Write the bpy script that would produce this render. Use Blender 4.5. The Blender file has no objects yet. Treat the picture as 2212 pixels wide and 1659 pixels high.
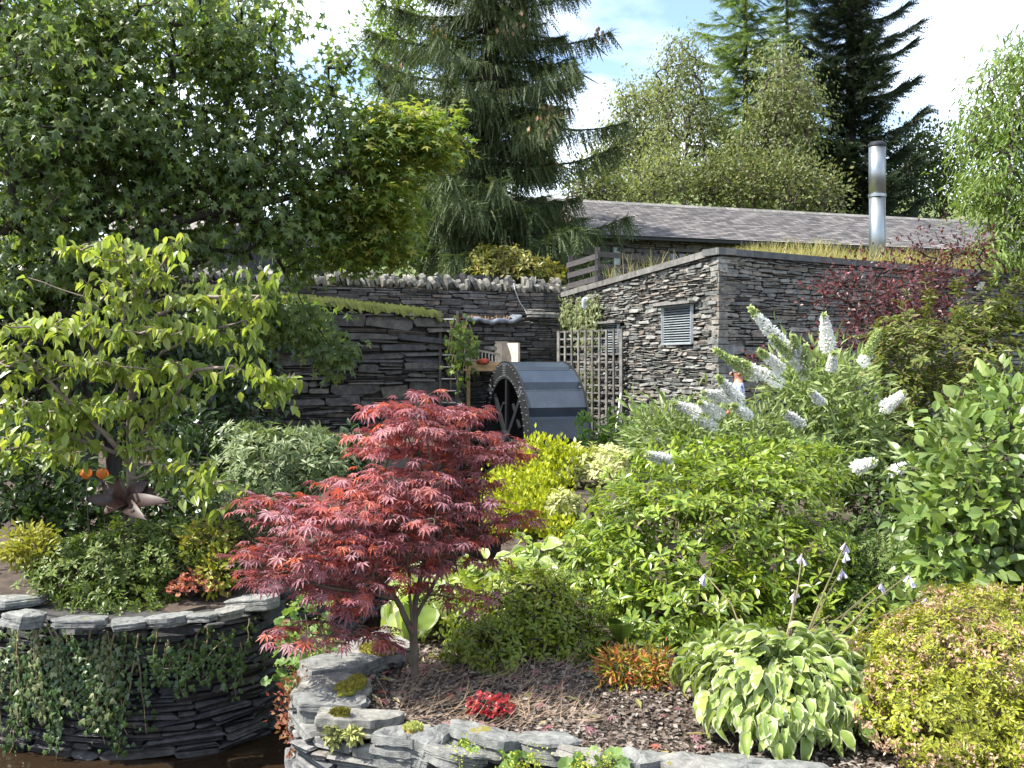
import bpy, bmesh, math, random
import numpy as np
from mathutils import Vector, Matrix

rng = np.random.default_rng(7)
random.seed(7)
scene = bpy.context.scene
COL = scene.collection

# ------------------------------------------------------------------ camera, sky, sun, exposure
F_PX, CX, HZ, EYE = 2080.0, 1106.0, 780.0, 1.6      # focal length, centre, horizon (2212 px wide frame), eye height
cam_d = bpy.data.cameras.new("camera")
cam_d.sensor_width = 36.0
cam_d.lens = F_PX / 2212 * 36.0
cam_d.shift_y = -(829.5 - HZ) / 2212
cam_d.clip_start, cam_d.clip_end = 0.05, 5000
cam = bpy.data.objects.new("camera", cam_d)
cam.location = (0, 0, EYE)
cam.rotation_euler = (math.radians(90), 0, 0)
COL.objects.link(cam)
scene.camera = cam

SUN_TO = Vector((-0.90, -0.20, 1.22)).normalized()   # direction towards the sun
sun_d = bpy.data.lights.new("sun", 'SUN')
sun_d.energy = 4.4
sun_d.angle = math.radians(0.53)
sun_d.color = (1.0, 0.95, 0.86)
sun = bpy.data.objects.new("sun", sun_d)
sun.rotation_euler = (-SUN_TO).to_track_quat('-Z', 'Y').to_euler()
sun.location = (-20, -12, 30)
COL.objects.link(sun)

world = bpy.data.worlds.new("World")
scene.world = world
world.use_nodes = True
wn, wl = world.node_tree.nodes, world.node_tree.links
wn.clear()
w_out = wn.new('ShaderNodeOutputWorld')
w_bg = wn.new('ShaderNodeBackground')
w_bg.inputs['Strength'].default_value = 0.13
w_sky = wn.new('ShaderNodeTexSky')
w_sky.sky_type = 'NISHITA'
w_sky.sun_disc = False
w_sky.sun_elevation = math.asin(SUN_TO.z)
w_sky.sun_rotation = math.atan2(SUN_TO.x, SUN_TO.y)
w_sky.air_density, w_sky.dust_density, w_sky.ozone_density = 1.0, 1.0, 1.2
tc = wn.new('ShaderNodeTexCoord')
sep = wn.new('ShaderNodeSeparateXYZ')
wl.new(tc.outputs['Generated'], sep.inputs[0])
addz = wn.new('ShaderNodeMath'); addz.operation = 'ADD'; addz.inputs[1].default_value = 0.22
wl.new(sep.outputs['Z'], addz.inputs[0])
mx = wn.new('ShaderNodeMath'); mx.operation = 'MAXIMUM'; mx.inputs[1].default_value = 0.05
wl.new(addz.outputs[0], mx.inputs[0])
dvx = wn.new('ShaderNodeMath'); dvx.operation = 'DIVIDE'
dvy = wn.new('ShaderNodeMath'); dvy.operation = 'DIVIDE'
wl.new(sep.outputs['X'], dvx.inputs[0]); wl.new(mx.outputs[0], dvx.inputs[1])
wl.new(sep.outputs['Y'], dvy.inputs[0]); wl.new(mx.outputs[0], dvy.inputs[1])
cmb = wn.new('ShaderNodeCombineXYZ')
wl.new(dvx.outputs[0], cmb.inputs[0]); wl.new(dvy.outputs[0], cmb.inputs[1])
cn = wn.new('ShaderNodeTexNoise')
cn.inputs['Scale'].default_value = 1.25
cn.inputs['Detail'].default_value = 7
cn.inputs['Roughness'].default_value = 0.55
cn.inputs['Distortion'].default_value = 0.35
wl.new(cmb.outputs[0], cn.inputs['Vector'])
cr = wn.new('ShaderNodeValToRGB')
cr.color_ramp.elements[0].position = 0.43
cr.color_ramp.elements[1].position = 0.70
wl.new(cn.outputs['Fac'], cr.inputs[0])
wmix = wn.new('ShaderNodeMix'); wmix.data_type = 'RGBA'
wmix.inputs[7].default_value = (8.6, 8.8, 9.0, 1)
wl.new(cr.outputs[0], wmix.inputs[0])
wl.new(w_sky.outputs[0], wmix.inputs[6])
wl.new(wmix.outputs[2], w_bg.inputs['Color'])
wl.new(w_bg.outputs[0], w_out.inputs[0])

scene.view_settings.view_transform = 'Standard'
scene.view_settings.look = 'None'
scene.view_settings.exposure = 1.45
scene.view_settings.gamma = 1.0
scene.render.engine = 'CYCLES'
scene.cycles.use_denoising = True
scene.cycles.max_bounces = 5
scene.cycles.diffuse_bounces = 3
scene.cycles.transmission_bounces = 4
scene.cycles.caustics_reflective = False
scene.cycles.caustics_refractive = False

# ------------------------------------------------------------------ helpers
def W(px, py, Y):
    return np.array([(px - CX) / F_PX * Y, Y, EYE + (HZ - py) / F_PX * Y])

def project(P):
    Y = np.maximum(P[:, 1], 0.05)
    return CX + F_PX * P[:, 0] / Y, HZ - F_PX * (P[:, 2] - EYE) / Y, Y

def nrmz(v):
    v = np.asarray(v, float)
    return v / np.maximum(np.linalg.norm(v, axis=-1, keepdims=True), 1e-9)

def mesh(name, V, faces, mats=(), midx=None, smooth=False):
    """faces: list of int arrays (m,k) or one such array."""
    if isinstance(faces, np.ndarray):
        faces = [faces]
    V = np.ascontiguousarray(V, dtype=np.float32)
    me = bpy.data.meshes.new(name)
    me.vertices.add(len(V))
    me.vertices.foreach_set('co', V.ravel())
    loops = np.concatenate([f.ravel() for f in faces]).astype(np.int32)
    sizes = np.concatenate([np.full(len(f), f.shape[1], np.int32) for f in faces])
    me.loops.add(len(loops))
    me.loops.foreach_set('vertex_index', loops)
    me.polygons.add(len(sizes))
    starts = np.concatenate([[0], np.cumsum(sizes)[:-1]]).astype(np.int32)
    me.polygons.foreach_set('loop_start', starts)
    for m in mats:
        me.materials.append(m)
    if midx is not None:
        me.polygons.foreach_set('material_index', np.asarray(midx, np.int32))
    me.polygons.foreach_set('use_smooth', np.full(len(sizes), bool(smooth)))
    me.update(calc_edges=True)
    return me

def link(name, data, parent=None, loc=None):
    o = bpy.data.objects.new(name, data)
    COL.objects.link(o)
    if parent is not None:
        o.parent = parent
    if loc is not None:
        o.location = loc
    return o

def tag(o, label=None, cat=None, group=None, kind=None):
    if label: o['label'] = label
    if cat: o['category'] = cat
    if group: o['group'] = group
    if kind: o['kind'] = kind
    return o

def thing(name, label, cat, loc=(0, 0, 0), group=None):
    o = bpy.data.objects.new(name, None)
    o.location = tuple(float(c) for c in loc)
    o.empty_display_size = 0.1
    COL.objects.link(o)
    return tag(o, label, cat, group, 'thing')

def base_of(parent):
    v = np.zeros(3)
    while parent is not None:
        v += np.array(parent.location); parent = parent.parent
    return v

class Geo:
    """collects vertices and faces for one mesh part"""
    def __init__(self):
        self.v, self.f, self.n = [], [], 0
    def add(self, V, faces):
        V = np.asarray(V, float)
        self.v.append(V)
        for f in (faces if isinstance(faces, list) else [faces]):
            self.f.append(np.asarray(f) + self.n)
        self.n += len(V)
    def box(self, c, s, R=None):
        V = np.array([[x, y, z] for x in (-.5, .5) for y in (-.5, .5) for z in (-.5, .5)]) * np.array(s)
        if R is not None:
            V = V @ np.array(R).T
        self.add(V + np.array(c), np.array([[0, 1, 3, 2], [4, 6, 7, 5], [0, 4, 5, 1], [2, 3, 7, 6], [0, 2, 6, 4], [1, 5, 7, 3]]))
    def bar(self, a, b, w, h, up=(0, 0, 1)):
        a, b = np.asarray(a, float), np.asarray(b, float)
        d = nrmz(b - a); u = np.asarray(up, float)
        u = nrmz(u - d * (u @ d)); s = np.cross(d, u)
        R = np.stack([d, s, u], 1)
        self.box((a + b) / 2, (np.linalg.norm(b - a), w, h), R)
    def tube(self, pts, rad, sides=6, cap=True):
        pts = np.asarray(pts, float)
        n = len(pts)
        rad = np.broadcast_to(np.asarray(rad, float), (n,))
        t = nrmz(np.gradient(pts, axis=0))
        ref = np.where(np.abs(t[:, 2:3]) > .9, np.array([[1., 0, 0]]), np.array([[0, 0, 1.]]))
        a = nrmz(np.cross(t, ref)); b = np.cross(t, a)
        ang = np.linspace(0, 2 * math.pi, sides, endpoint=False)
        V = pts[:, None, :] + rad[:, None, None] * (np.cos(ang)[None, :, None] * a[:, None, :] + np.sin(ang)[None, :, None] * b[:, None, :])
        i = np.arange(n - 1)[:, None] * sides; k = np.arange(sides)[None, :]; k2 = (k + 1) % sides
        q = np.stack([i + k, i + k2, i + sides + k2, i + sides + k], -1).reshape(-1, 4)
        fs = [q]
        if cap:
            fs += [np.arange(sides)[::-1][None, :], (np.arange(sides) + (n - 1) * sides)[None, :]]
        self.add(V.reshape(-1, 3), fs)
    def build(self, name, mats, parent=None, smooth=False, kind=None):
        V = np.concatenate(self.v)
        if parent is not None:
            V = V - base_of(parent)
        by = {}
        for f in self.f:
            by.setdefault(f.shape[1], []).append(f)
        me = mesh(name, V, [np.concatenate(x) for x in by.values()], mats if isinstance(mats, (list, tuple)) else [mats], smooth=smooth)
        o = link(name, me, parent)
        if kind: o['kind'] = kind
        return o

# ------------------------------------------------------------------ materials
def new_mat(name):
    m = bpy.data.materials.new(name)
    m.use_nodes = True
    nt = m.node_tree
    b = nt.nodes['Principled BSDF']
    return m, nt, nt.nodes, nt.links, b

def rnd_node(nt):
    N, L = nt.nodes, nt.links
    g = N.new('ShaderNodeNewGeometry'); oi = N.new('ShaderNodeObjectInfo')
    a = N.new('ShaderNodeMath'); a.operation = 'ADD'
    L.new(g.outputs['Random Per Island'], a.inputs[0]); L.new(oi.outputs['Random'], a.inputs[1])
    f = N.new('ShaderNodeMath'); f.operation = 'FRACT'
    L.new(a.outputs[0], f.inputs[0])
    return f.outputs[0], g

def ramp(nt, fac, cols, interp='LINEAR', pos=None):
    r = nt.nodes.new('ShaderNodeValToRGB')
    r.color_ramp.interpolation = interp
    els = r.color_ramp.elements
    n = len(cols)
    while len(els) < n: els.new(0.5)
    for i, c in enumerate(cols):
        els[i].position = pos[i] if pos else (i / max(n - 1, 1))
        els[i].color = (*c, 1)
    nt.links.new(fac, r.inputs[0])
    return r.outputs[0]

def noise_tex(nt, vec, scale, detail=4, rough=.55):
    t = nt.nodes.new('ShaderNodeTexNoise')
    t.inputs['Scale'].default_value = scale
    t.inputs['Detail'].default_value = detail
    t.inputs['Roughness'].default_value = rough
    if vec is not None: nt.links.new(vec, t.inputs['Vector'])
    return t.outputs['Fac']

def mixc(nt, fac, a, b, mode='MIX'):
    m = nt.nodes.new('ShaderNodeMix'); m.data_type = 'RGBA'; m.blend_type = mode
    for i, x in ((0, fac), (6, a), (7, b)):
        if isinstance(x, (int, float)): m.inputs[i].default_value = x
        elif isinstance(x, tuple): m.inputs[i].default_value = (*x, 1)
        else: nt.links.new(x, m.inputs[i])
    return m.outputs[2]

def m_leaf(name, cols, trans=.35, rough=.45, tint=1.25, spec=.4, pos=None, tcol=(1.08, 1.1, .55)):
    m, nt, N, L, b = new_mat(name)
    r, g = rnd_node(nt)
    c = ramp(nt, r, cols, pos=pos)
    nz = noise_tex(nt, g.outputs['Position'], 1.7, 3)
    v = ramp(nt, nz, [(.72, .72, .72), (1.22, 1.22, 1.22)], pos=[.3, .7])
    c2 = mixc(nt, 1.0, c, v, 'MULTIPLY')
    L.new(c2, b.inputs['Base Color'])
    b.inputs['Roughness'].default_value = rough
    b.inputs['Specular IOR Level'].default_value = spec
    if trans > 0:
        tr = N.new('ShaderNodeBsdfTranslucent')
        yl = mixc(nt, 1.0, c2, (tint * tcol[0], tint * tcol[1], tint * tcol[2]), 'MULTIPLY')
        L.new(yl, tr.inputs['Color'])
        mx_ = N.new('ShaderNodeMixShader'); mx_.inputs[0].default_value = trans
        L.new(b.outputs[0], mx_.inputs[1]); L.new(tr.outputs[0], mx_.inputs[2])
        L.new(mx_.outputs[0], N['Material Output'].inputs[0])
    return m

def m_stone(name, cols, lichen=(.42, .43, .38), lich=.3, rough=.85, scale=1.0, bump=.5, moss=None, mossamt=.0):
    m, nt, N, L, b = new_mat(name)
    r, g = rnd_node(nt)
    c = ramp(nt, r, cols)
    P = g.outputs['Position']
    n1 = noise_tex(nt, P, 9 * scale, 6, .65)
    c = mixc(nt, 1.0, c, ramp(nt, n1, [(.5, .5, .52), (1.45, 1.43, 1.4)], pos=[.32, .68]), 'MULTIPLY')
    n2 = noise_tex(nt, P, 3.1 * scale, 8, .7)
    lm = ramp(nt, n2, [(0, 0, 0), (1, 1, 1)], pos=[.60 - .22 * lich, .70 - .15 * lich])
    lmm = N.new('ShaderNodeMath'); lmm.operation = 'MULTIPLY'; lmm.inputs[1].default_value = min(1, lich * 1.6)
    L.new(lm, lmm.inputs[0])
    c = mixc(nt, lmm.outputs[0], c, lichen)
    if moss:
        nm = noise_tex(nt, P, 2.3 * scale, 5, .6)
        sp = N.new('ShaderNodeSeparateXYZ'); L.new(g.outputs['Normal'], sp.inputs[0])
        ad = N.new('ShaderNodeMath'); ad.operation = 'MULTIPLY_ADD'; ad.inputs[1].default_value = .35
        L.new(sp.outputs['Z'], ad.inputs[0]); L.new(nm, ad.inputs[2])
        mm = ramp(nt, ad.outputs[0], [(0, 0, 0), (1, 1, 1)], pos=[.92 - mossamt, 1.0 - mossamt])
        c = mixc(nt, mm, c, moss)
    L.new(c, b.inputs['Base Color'])
    b.inputs['Roughness'].default_value = rough
    b.inputs['Specular IOR Level'].default_value = .35
    # slaty horizontal grain for the relief
    mp = N.new('ShaderNodeMapping'); mp.inputs['Scale'].default_value = (1, 1, 4)
    L.new(P, mp.inputs[0])
    n3 = noise_tex(nt, mp.outputs[0], 22 * scale, 8, .7)
    bp = N.new('ShaderNodeBump'); bp.inputs['Strength'].default_value = bump; bp.inputs['Distance'].default_value = .02 / scale
    L.new(n3, bp.inputs['Height']); L.new(bp.outputs[0], b.inputs['Normal'])
    return m

def m_plain(name, col, rough=.6, metal=0, var=.15, scale=6, spec=.5, bump=0, grain=(1, 1, 1)):
    m, nt, N, L, b = new_mat(name)
    r, g = rnd_node(nt)
    mp = N.new('ShaderNodeMapping'); mp.inputs['Scale'].default_value = grain
    L.new(g.outputs['Position'], mp.inputs[0])
    n = noise_tex(nt, mp.outputs[0], scale, 6, .6)
    c = mixc(nt, 1.0, col, ramp(nt, n, [(1 - var * 2,) * 3, (1 + var * 2,) * 3], pos=[.3, .7]), 'MULTIPLY')
    c = mixc(nt, 1.0, c, ramp(nt, r, [(1 - var,) * 3, (1 + var,) * 3]), 'MULTIPLY')
    L.new(c, b.inputs['Base Color'])
    b.inputs['Roughness'].default_value = rough
    b.inputs['Metallic'].default_value = metal
    b.inputs['Specular IOR Level'].default_value = spec
    if bump:
        bp = N.new('ShaderNodeBump'); bp.inputs['Strength'].default_value = bump; bp.inputs['Distance'].default_value = .02
        L.new(n, bp.inputs['Height']); L.new(bp.outputs[0], b.inputs['Normal'])
    return m

M_BARK = m_plain('bark', (.055, .042, .032), .9, var=.25, scale=14, bump=.6, grain=(1, 1, .35))
M_BARKDARK = m_plain('dark bark', (.03, .025, .02), .9, var=.25, scale=14, bump=.6, grain=(1, 1, .35))
M_BARKMAPLE = m_plain('maple bark', (.085, .065, .045), .8, var=.2, scale=20, bump=.4, grain=(1, 1, .4))
M_BARKCHERRY = m_plain('cherry bark', (.16, .125, .10), .75, var=.25, scale=14, bump=.3)
M_BIRCH = m_plain('birch bark', (.45, .43, .39), .8, var=.3, scale=6, grain=(1, 1, 2.5))
M_TWIG = m_plain('pale twig', (.22, .17, .09), .8, var=.25)
M_STEMG = m_plain('green stem', (.11, .17, .035), .6, var=.2)
M_CORE = m_plain('wall core', (.03, .028, .026), .95, var=.3, scale=8)

M_SLATE_BUILDING = m_stone('building slate', [(.08, .082, .08), (.16, .165, .155), (.13, .14, .13), (.17, .145, .12), (.21, .21, .195), (.10, .105, .10), (.19, .165, .14), (.25, .25, .23)], lich=.22)  # one slate mix for both faces of the outbuilding
M_SLATE_DARK = m_stone('old wall slate', [(.06, .058, .058), (.095, .09, .085), (.075, .075, .075), (.12, .105, .09), (.085, .085, .08), (.055, .055, .06)], lich=.16, lichen=(.2, .2, .18))
M_SLATE_BACK = m_stone('back wall slate', [(.08, .078, .075), (.12, .11, .105), (.10, .10, .10), (.15, .12, .10), (.13, .125, .12)], lich=.2, lichen=(.26, .26, .24))
M_COPE_PALE = m_stone('pale coping slate', [(.11, .11, .10), (.18, .175, .155), (.15, .14, .125), (.24, .23, .20), (.08, .08, .078)], lich=.35, lichen=(.28, .27, .23))
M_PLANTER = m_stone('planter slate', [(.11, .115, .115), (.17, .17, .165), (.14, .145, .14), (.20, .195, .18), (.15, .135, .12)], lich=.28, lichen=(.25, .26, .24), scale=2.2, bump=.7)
M_COPE = m_stone('planter coping slate', [(.13, .136, .13), (.175, .18, .17), (.15, .155, .148), (.20, .195, .175)], lich=.22, lichen=(.24, .25, .23), scale=2.4, bump=.9, moss=(.17, .15, .03), mossamt=-.06)
M_LEFTWALL = m_stone('shade-darkened planter slate', [(.045, .045, .048), (.075, .075, .076), (.06, .062, .065), (.085, .08, .075), (.05, .045, .045)], lich=.18, lichen=(.13, .135, .12), scale=2.0, bump=.7)  # shade over this wall put into the darker slate colours

# ------------------------------------------------------------------ leaf templates  (x across, y along 0..1, z up)
def T(V, F, mi=None):
    F = np.array(F, int)
    return np.array(V, float), F, (np.zeros(len(F), int) if mi is None else np.array(mi, int))

def ovate(w=.27, fold=.10, droop=.18, n=4, peak=.42):
    ys = np.linspace(0, 1, n + 1)
    V, F = [], []
    for y in ys:
        ww = w * (math.sin(math.pi * min(1, y ** (math.log(.5) / math.log(peak))))) ** .9 if 0 < y < 1 else 0
        z = -droop * y * y
        V += [(-ww, y, z + fold * ww / w), (0, y, z), (ww, y, z + fold * ww / w)]
    for i in range(n):
        a, b = 3 * i, 3 * i + 3
        for s in (0, 1):
            q = (a + s, a + s + 1, b + s + 1, b + s)
            if i == 0:
                F += [(a + 1, q[2], q[3])] if s == 0 else [(a + 1, b + 2, b + 1)]
            elif i == n - 1:
                F += [(q[0], q[1], b + 1)]
            else:
                F += [(q[0], q[1], q[2]), (q[0], q[2], q[3])]
    return T(V, F)

def palmate(lobes, spread, width, droop=.25, c=.18, jag=0.0):
    V = [(0, 0, 0)]; F = []
    for i in range(lobes):
        t = (i / (lobes - 1) * 2 - 1)
        a = t * spread
        ln = (1 - .42 * abs(t) ** 1.5)
        d = np.array([math.sin(a), math.cos(a)]); p = np.array([d[1], -d[0]])
        m = d * ln * .48
        tip = d * ln
        k = len(V)
        zz = -droop * ln * ln
        l_, r_ = m - p * width * ln, m + p * width * ln
        V += [(*l_, -droop * .15 + .03), (*m, -droop * .2), (*r_, -droop * .15 + .03), (*tip, zz)]
        F += [(0, k + 1, k), (0, k + 2, k + 1), (k, k + 1, k + 3), (k + 1, k + 2, k + 3)]
    return T(V, F)

def star(lobes=5, inner=.36, droop=.15, spread=2.15):
    V = [(0, .12, 0.04)]
    n = lobes * 2 - 1
    for i in range(n):
        t = i / (n - 1) * 2 - 1
        a = t * spread
        r = (1 - .30 * abs(t)) if i % 2 == 0 else inner
        V.append((math.sin(a) * r * .62, .12 + math.cos(a) * r * .8, -droop * r * r))
    V.append((0, -.02, 0))
    F = [(0, i + 1, i) for i in range(1, n)] + [(0, n + 1, n), (0, 1, n + 1)]
    return T(V, F)

def roundleaf(n=9, cup=.12, lobe=.12):
    V = [(0, .45, -cup)]
    for i in range(n * 2):
        a = math.pi + 2 * math.pi * i / (n * 2)
        r = .5 * (1 - (lobe if i % 2 else 0))
        if i == 0: r = .22
        V.append((math.sin(a) * r, .45 + math.cos(a) * r, 0.05 * math.sin(3 * a)))
    F = [(0, i, i % (n * 2) + 1) for i in range(1, n * 2 + 1)]
    return T(V, F)

def hosta_leaf(w=.34, marg=.72, fold=.14, droop=.42, twist=.0):
    n = 6
    V, F, MI = [], [], []
    for i in range(n + 1):
        y = i / n
        ww = w * max(0, math.sin(math.pi * y ** .8)) ** .75
        if i == 0: ww = .03
        z = -droop * y ** 2.2 + .05 * math.sin(y * 3)
        rip = .02 * (-1) ** i
        V += [(-ww, y - .02, z + fold * ww / w + rip), (-ww * marg, y, z + fold * .55 * ww / w), (0, y + .01, z - .02), (ww * marg, y, z + fold * .55 * ww / w), (ww, y - .02, z + fold * ww / w - rip)]
    for i in range(n):
        for s in range(4):
            a, b = 5 * i + s, 5 * i + 5 + s
            mi = 1 if s in (0, 3) or i == n - 1 else 0
            F += [(a, a + 1, b + 1), (a, b + 1, b)]; MI += [mi, mi]
    return T(V, F, MI)

def strip(n=4, w=.10, jag=.6):
    V, F = [], []
    for i in range(n + 1):
        y = i / n
        ww = w * (1 - .75 * y)
        V += [(-ww, y + .10 * (i % 2), .02 * (i % 2)), (ww * (jag if i % 2 else 1), y - .04 * (i % 2), -.02)]
        if i:
            a = 2 * i - 2
            F += [(a, a + 1, a + 3), (a, a + 3, a + 2)]
    return T(V, F)

def comb(n=5, w=.20):
    """a sprig: thin axis with pairs of needles or leaflets standing off it"""
    V, F = [], []
    for i in range(n):
        y = i / n
        L = w * (1 - .6 * y)
        for s in (-1, 1):
            k = len(V)
            V += [(0, y, 0), (0, y + .7 / n, 0), (s * L, y + .9 / n + .04, .03)]
            F += [(k, k + 1, k + 2)]
    k = len(V)
    V += [(-.012, 0, 0), (.012, 0, 0), (0, 1.05, 0)]
    F += [(k, k + 1, k + 2)]
    return T(V, F)

def diamond(w=.26, fold=.08):
    return T([(0, 0, 0), (-w, .5, fold), (w, .5, fold), (0, 1, -.05)], [(0, 2, 3), (0, 3, 1)])

def ribbon(bend, w=.011):
    V, F = [], []
    for k, y in enumerate((0, .4, .75, 1.0)):
        ww = w * (1 - .8 * y); z = bend * y * y
        V += [(-ww, y * (1 - .3 * bend * y), z), (ww, y * (1 - .3 * bend * y), z)]
        if k: F += [(2 * k - 2, 2 * k - 1, 2 * k + 1), (2 * k - 2, 2 * k + 1, 2 * k)]
    return T(V, F)

TP = {
    'ovate': [ovate(.29, .10, .20), ovate(.26, .16, .34), ovate(.31, .05, .10)],
    'cherry': [ovate(.25, .10, .22), ovate(.22, .18, .45), ovate(.27, .05, .10), ovate(.20, .22, .30)],
    'lance': [ovate(.13, .05, .15, 3), ovate(.11, .05, .32, 3)],
    'oblan': [ovate(.17, .05, .12, 3, .62), ovate(.19, .07, .24, 3, .62)],
    'diamond': [diamond(), diamond(.32, .02)],
    'narrow': [diamond(.13, .03), diamond(.10, .05)],
    'redmaple': [palmate(7, 1.95, .105, .32), palmate(7, 1.8, .10, .55), palmate(7, 2.0, .12, .18)],
    'gum': [star(5), star(5, .42, .3)],
    'round': [roundleaf(), roundleaf(8, .05, .2)],
    'hosta': [hosta_leaf(.30, .76), hosta_leaf(.25, .74, .24, .75), hosta_leaf(.32, .78, .06, .2), hosta_leaf(.24, .80, .30, .45)],
    'strip': [strip(4, .055), strip(5, .042, .3)],
    'comb': [comb(), comb(6, .16)],
    'sprig': [strip(5, .04, .3), comb(7, .10), comb(6, .13), comb(8, .08)],
    'blade': [ribbon(.10), ribbon(.30), ribbon(.55)],
    'ivy': [star(3, .55, .05, 1.7), star(5, .5, .1, 1.9)],
}

class Leaves:
    def __init__(self):
        self.p, self.d, self.n, self.s = [], [], [], []
    def add(self, p, d, n, s):
        p = np.atleast_2d(p); k = len(p)
        self.p.append(p); self.d.append(np.broadcast_to(d, (k, 3)).astype(float)); self.n.append(np.broadcast_to(n, (k, 3)).astype(float))
        self.s.append(np.broadcast_to(np.asarray(s, float), (k,)))
    def build(self, parent, tmpl, mats, rest='foliage', part='leaf', nparts=0, seed=1, kind='stuff', smooth=False):
        r = np.random.default_rng(seed)
        P, D, N_, S = (np.concatenate(x) for x in (self.p, self.d, self.n, self.s))
        Yv = nrmz(D); Z = N_ - Yv * np.sum(N_ * Yv, 1, keepdims=True)
        bad = np.linalg.norm(Z, axis=1) < 1e-3
        Z[bad] = np.cross(Yv[bad], [1, .3, .2]); Z = nrmz(Z)
        X = np.cross(Yv, Z)
        variants = TP[tmpl]
        which = r.integers(0, len(variants), len(P))
        mats = mats if isinstance(mats, (list, tuple)) else [mats]
        base = base_of(parent)
        chosen = np.zeros(len(P), bool)
        if nparts:
            mid = P + Yv * S[:, None] * .5
            px, py, dep = project(mid)
            ok = (px > -20) & (px < 2232) & (py > -20) & (py < 1680) & (P[:, 1] > .5)
            cell = (px // 13).astype(int) * 4000 + (py // 13).astype(int)
            idx = np.where(ok)[0]
            idx = idx[np.argsort(dep[idx])]
            _, first = np.unique(cell[idx], return_index=True)
            front = idx[first]
            rank = front[np.argsort(-(S[front] / dep[front]))][:nparts]
            chosen[rank] = True
            me = []
            for (v, f, mi) in variants:
                me.append(mesh(part, v, f, mats, mi, smooth))
            for i in rank:
                s = S[i]; c = P[i] - base
                o = bpy.data.objects.new(part, me[which[i]])
                o.matrix_basis = Matrix(((X[i, 0] * s, Yv[i, 0] * s, Z[i, 0] * s, c[0]), (X[i, 1] * s, Yv[i, 1] * s, Z[i, 1] * s, c[1]), (X[i, 2] * s, Yv[i, 2] * s, Z[i, 2] * s, c[2]), (0, 0, 0, 1)))
                COL.objects.link(o); o.parent = parent
        Vs, Fs, Ms, n = [], [], [], 0
        for k, (v, f, mi) in enumerate(variants):
            sel = np.where((which == k) & ~chosen)[0]
            if not len(sel): continue
            A = P[sel][:, None, :] + S[sel][:, None, None] * (v[None, :, 0:1] * X[sel][:, None, :] + v[None, :, 1:2] * Yv[sel][:, None, :] + v[None, :, 2:3] * Z[sel][:, None, :])
            Vs.append(A.reshape(-1, 3)); Fs.append((f[None] + (np.arange(len(sel)) * len(v))[:, None, None] + n).reshape(-1, 3)); Ms.append(np.tile(mi, len(sel)))
            n += len(sel) * len(v)
        if Vs:
            me = mesh(rest, np.concatenate(Vs) - base, np.concatenate(Fs), mats, np.concatenate(Ms), smooth)
            o = link(rest, me, parent)
            if kind: o['kind'] = kind
            return o

def blob_points(blobs, n, seed, shell=.0, lump=.17):
    """blobs: (px, py, rx, ry, Y, depth_radius). n points, shared by volume"""
    r = np.random.default_rng(seed)
    w = np.array([b[2] * b[3] for b in blobs], float); w /= w.sum()
    out, cen = [], []
    for b, k in zip(blobs, r.multinomial(n, w)):
        u = nrmz(r.normal(size=(k, 3)))
        lum = sum(np.sin(u @ (r.normal(size=3) * q) + r.random() * 6.28) / q ** .5 for q in (2.5, 4.0, 6.5))
        u = u * (r.random((k, 1)) ** (1 / 3) * (1 - shell) + shell) * (1 + lump * lum)[:, None]
        Y = b[4]
        c = W(b[0], b[1], Y)
        out.append(c + u * np.array([b[2] / F_PX * Y, b[5], b[3] / F_PX * Y]))
        cen.append(np.tile(c, (k, 1)))
    return np.concatenate(out), np.concatenate(cen)

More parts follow.
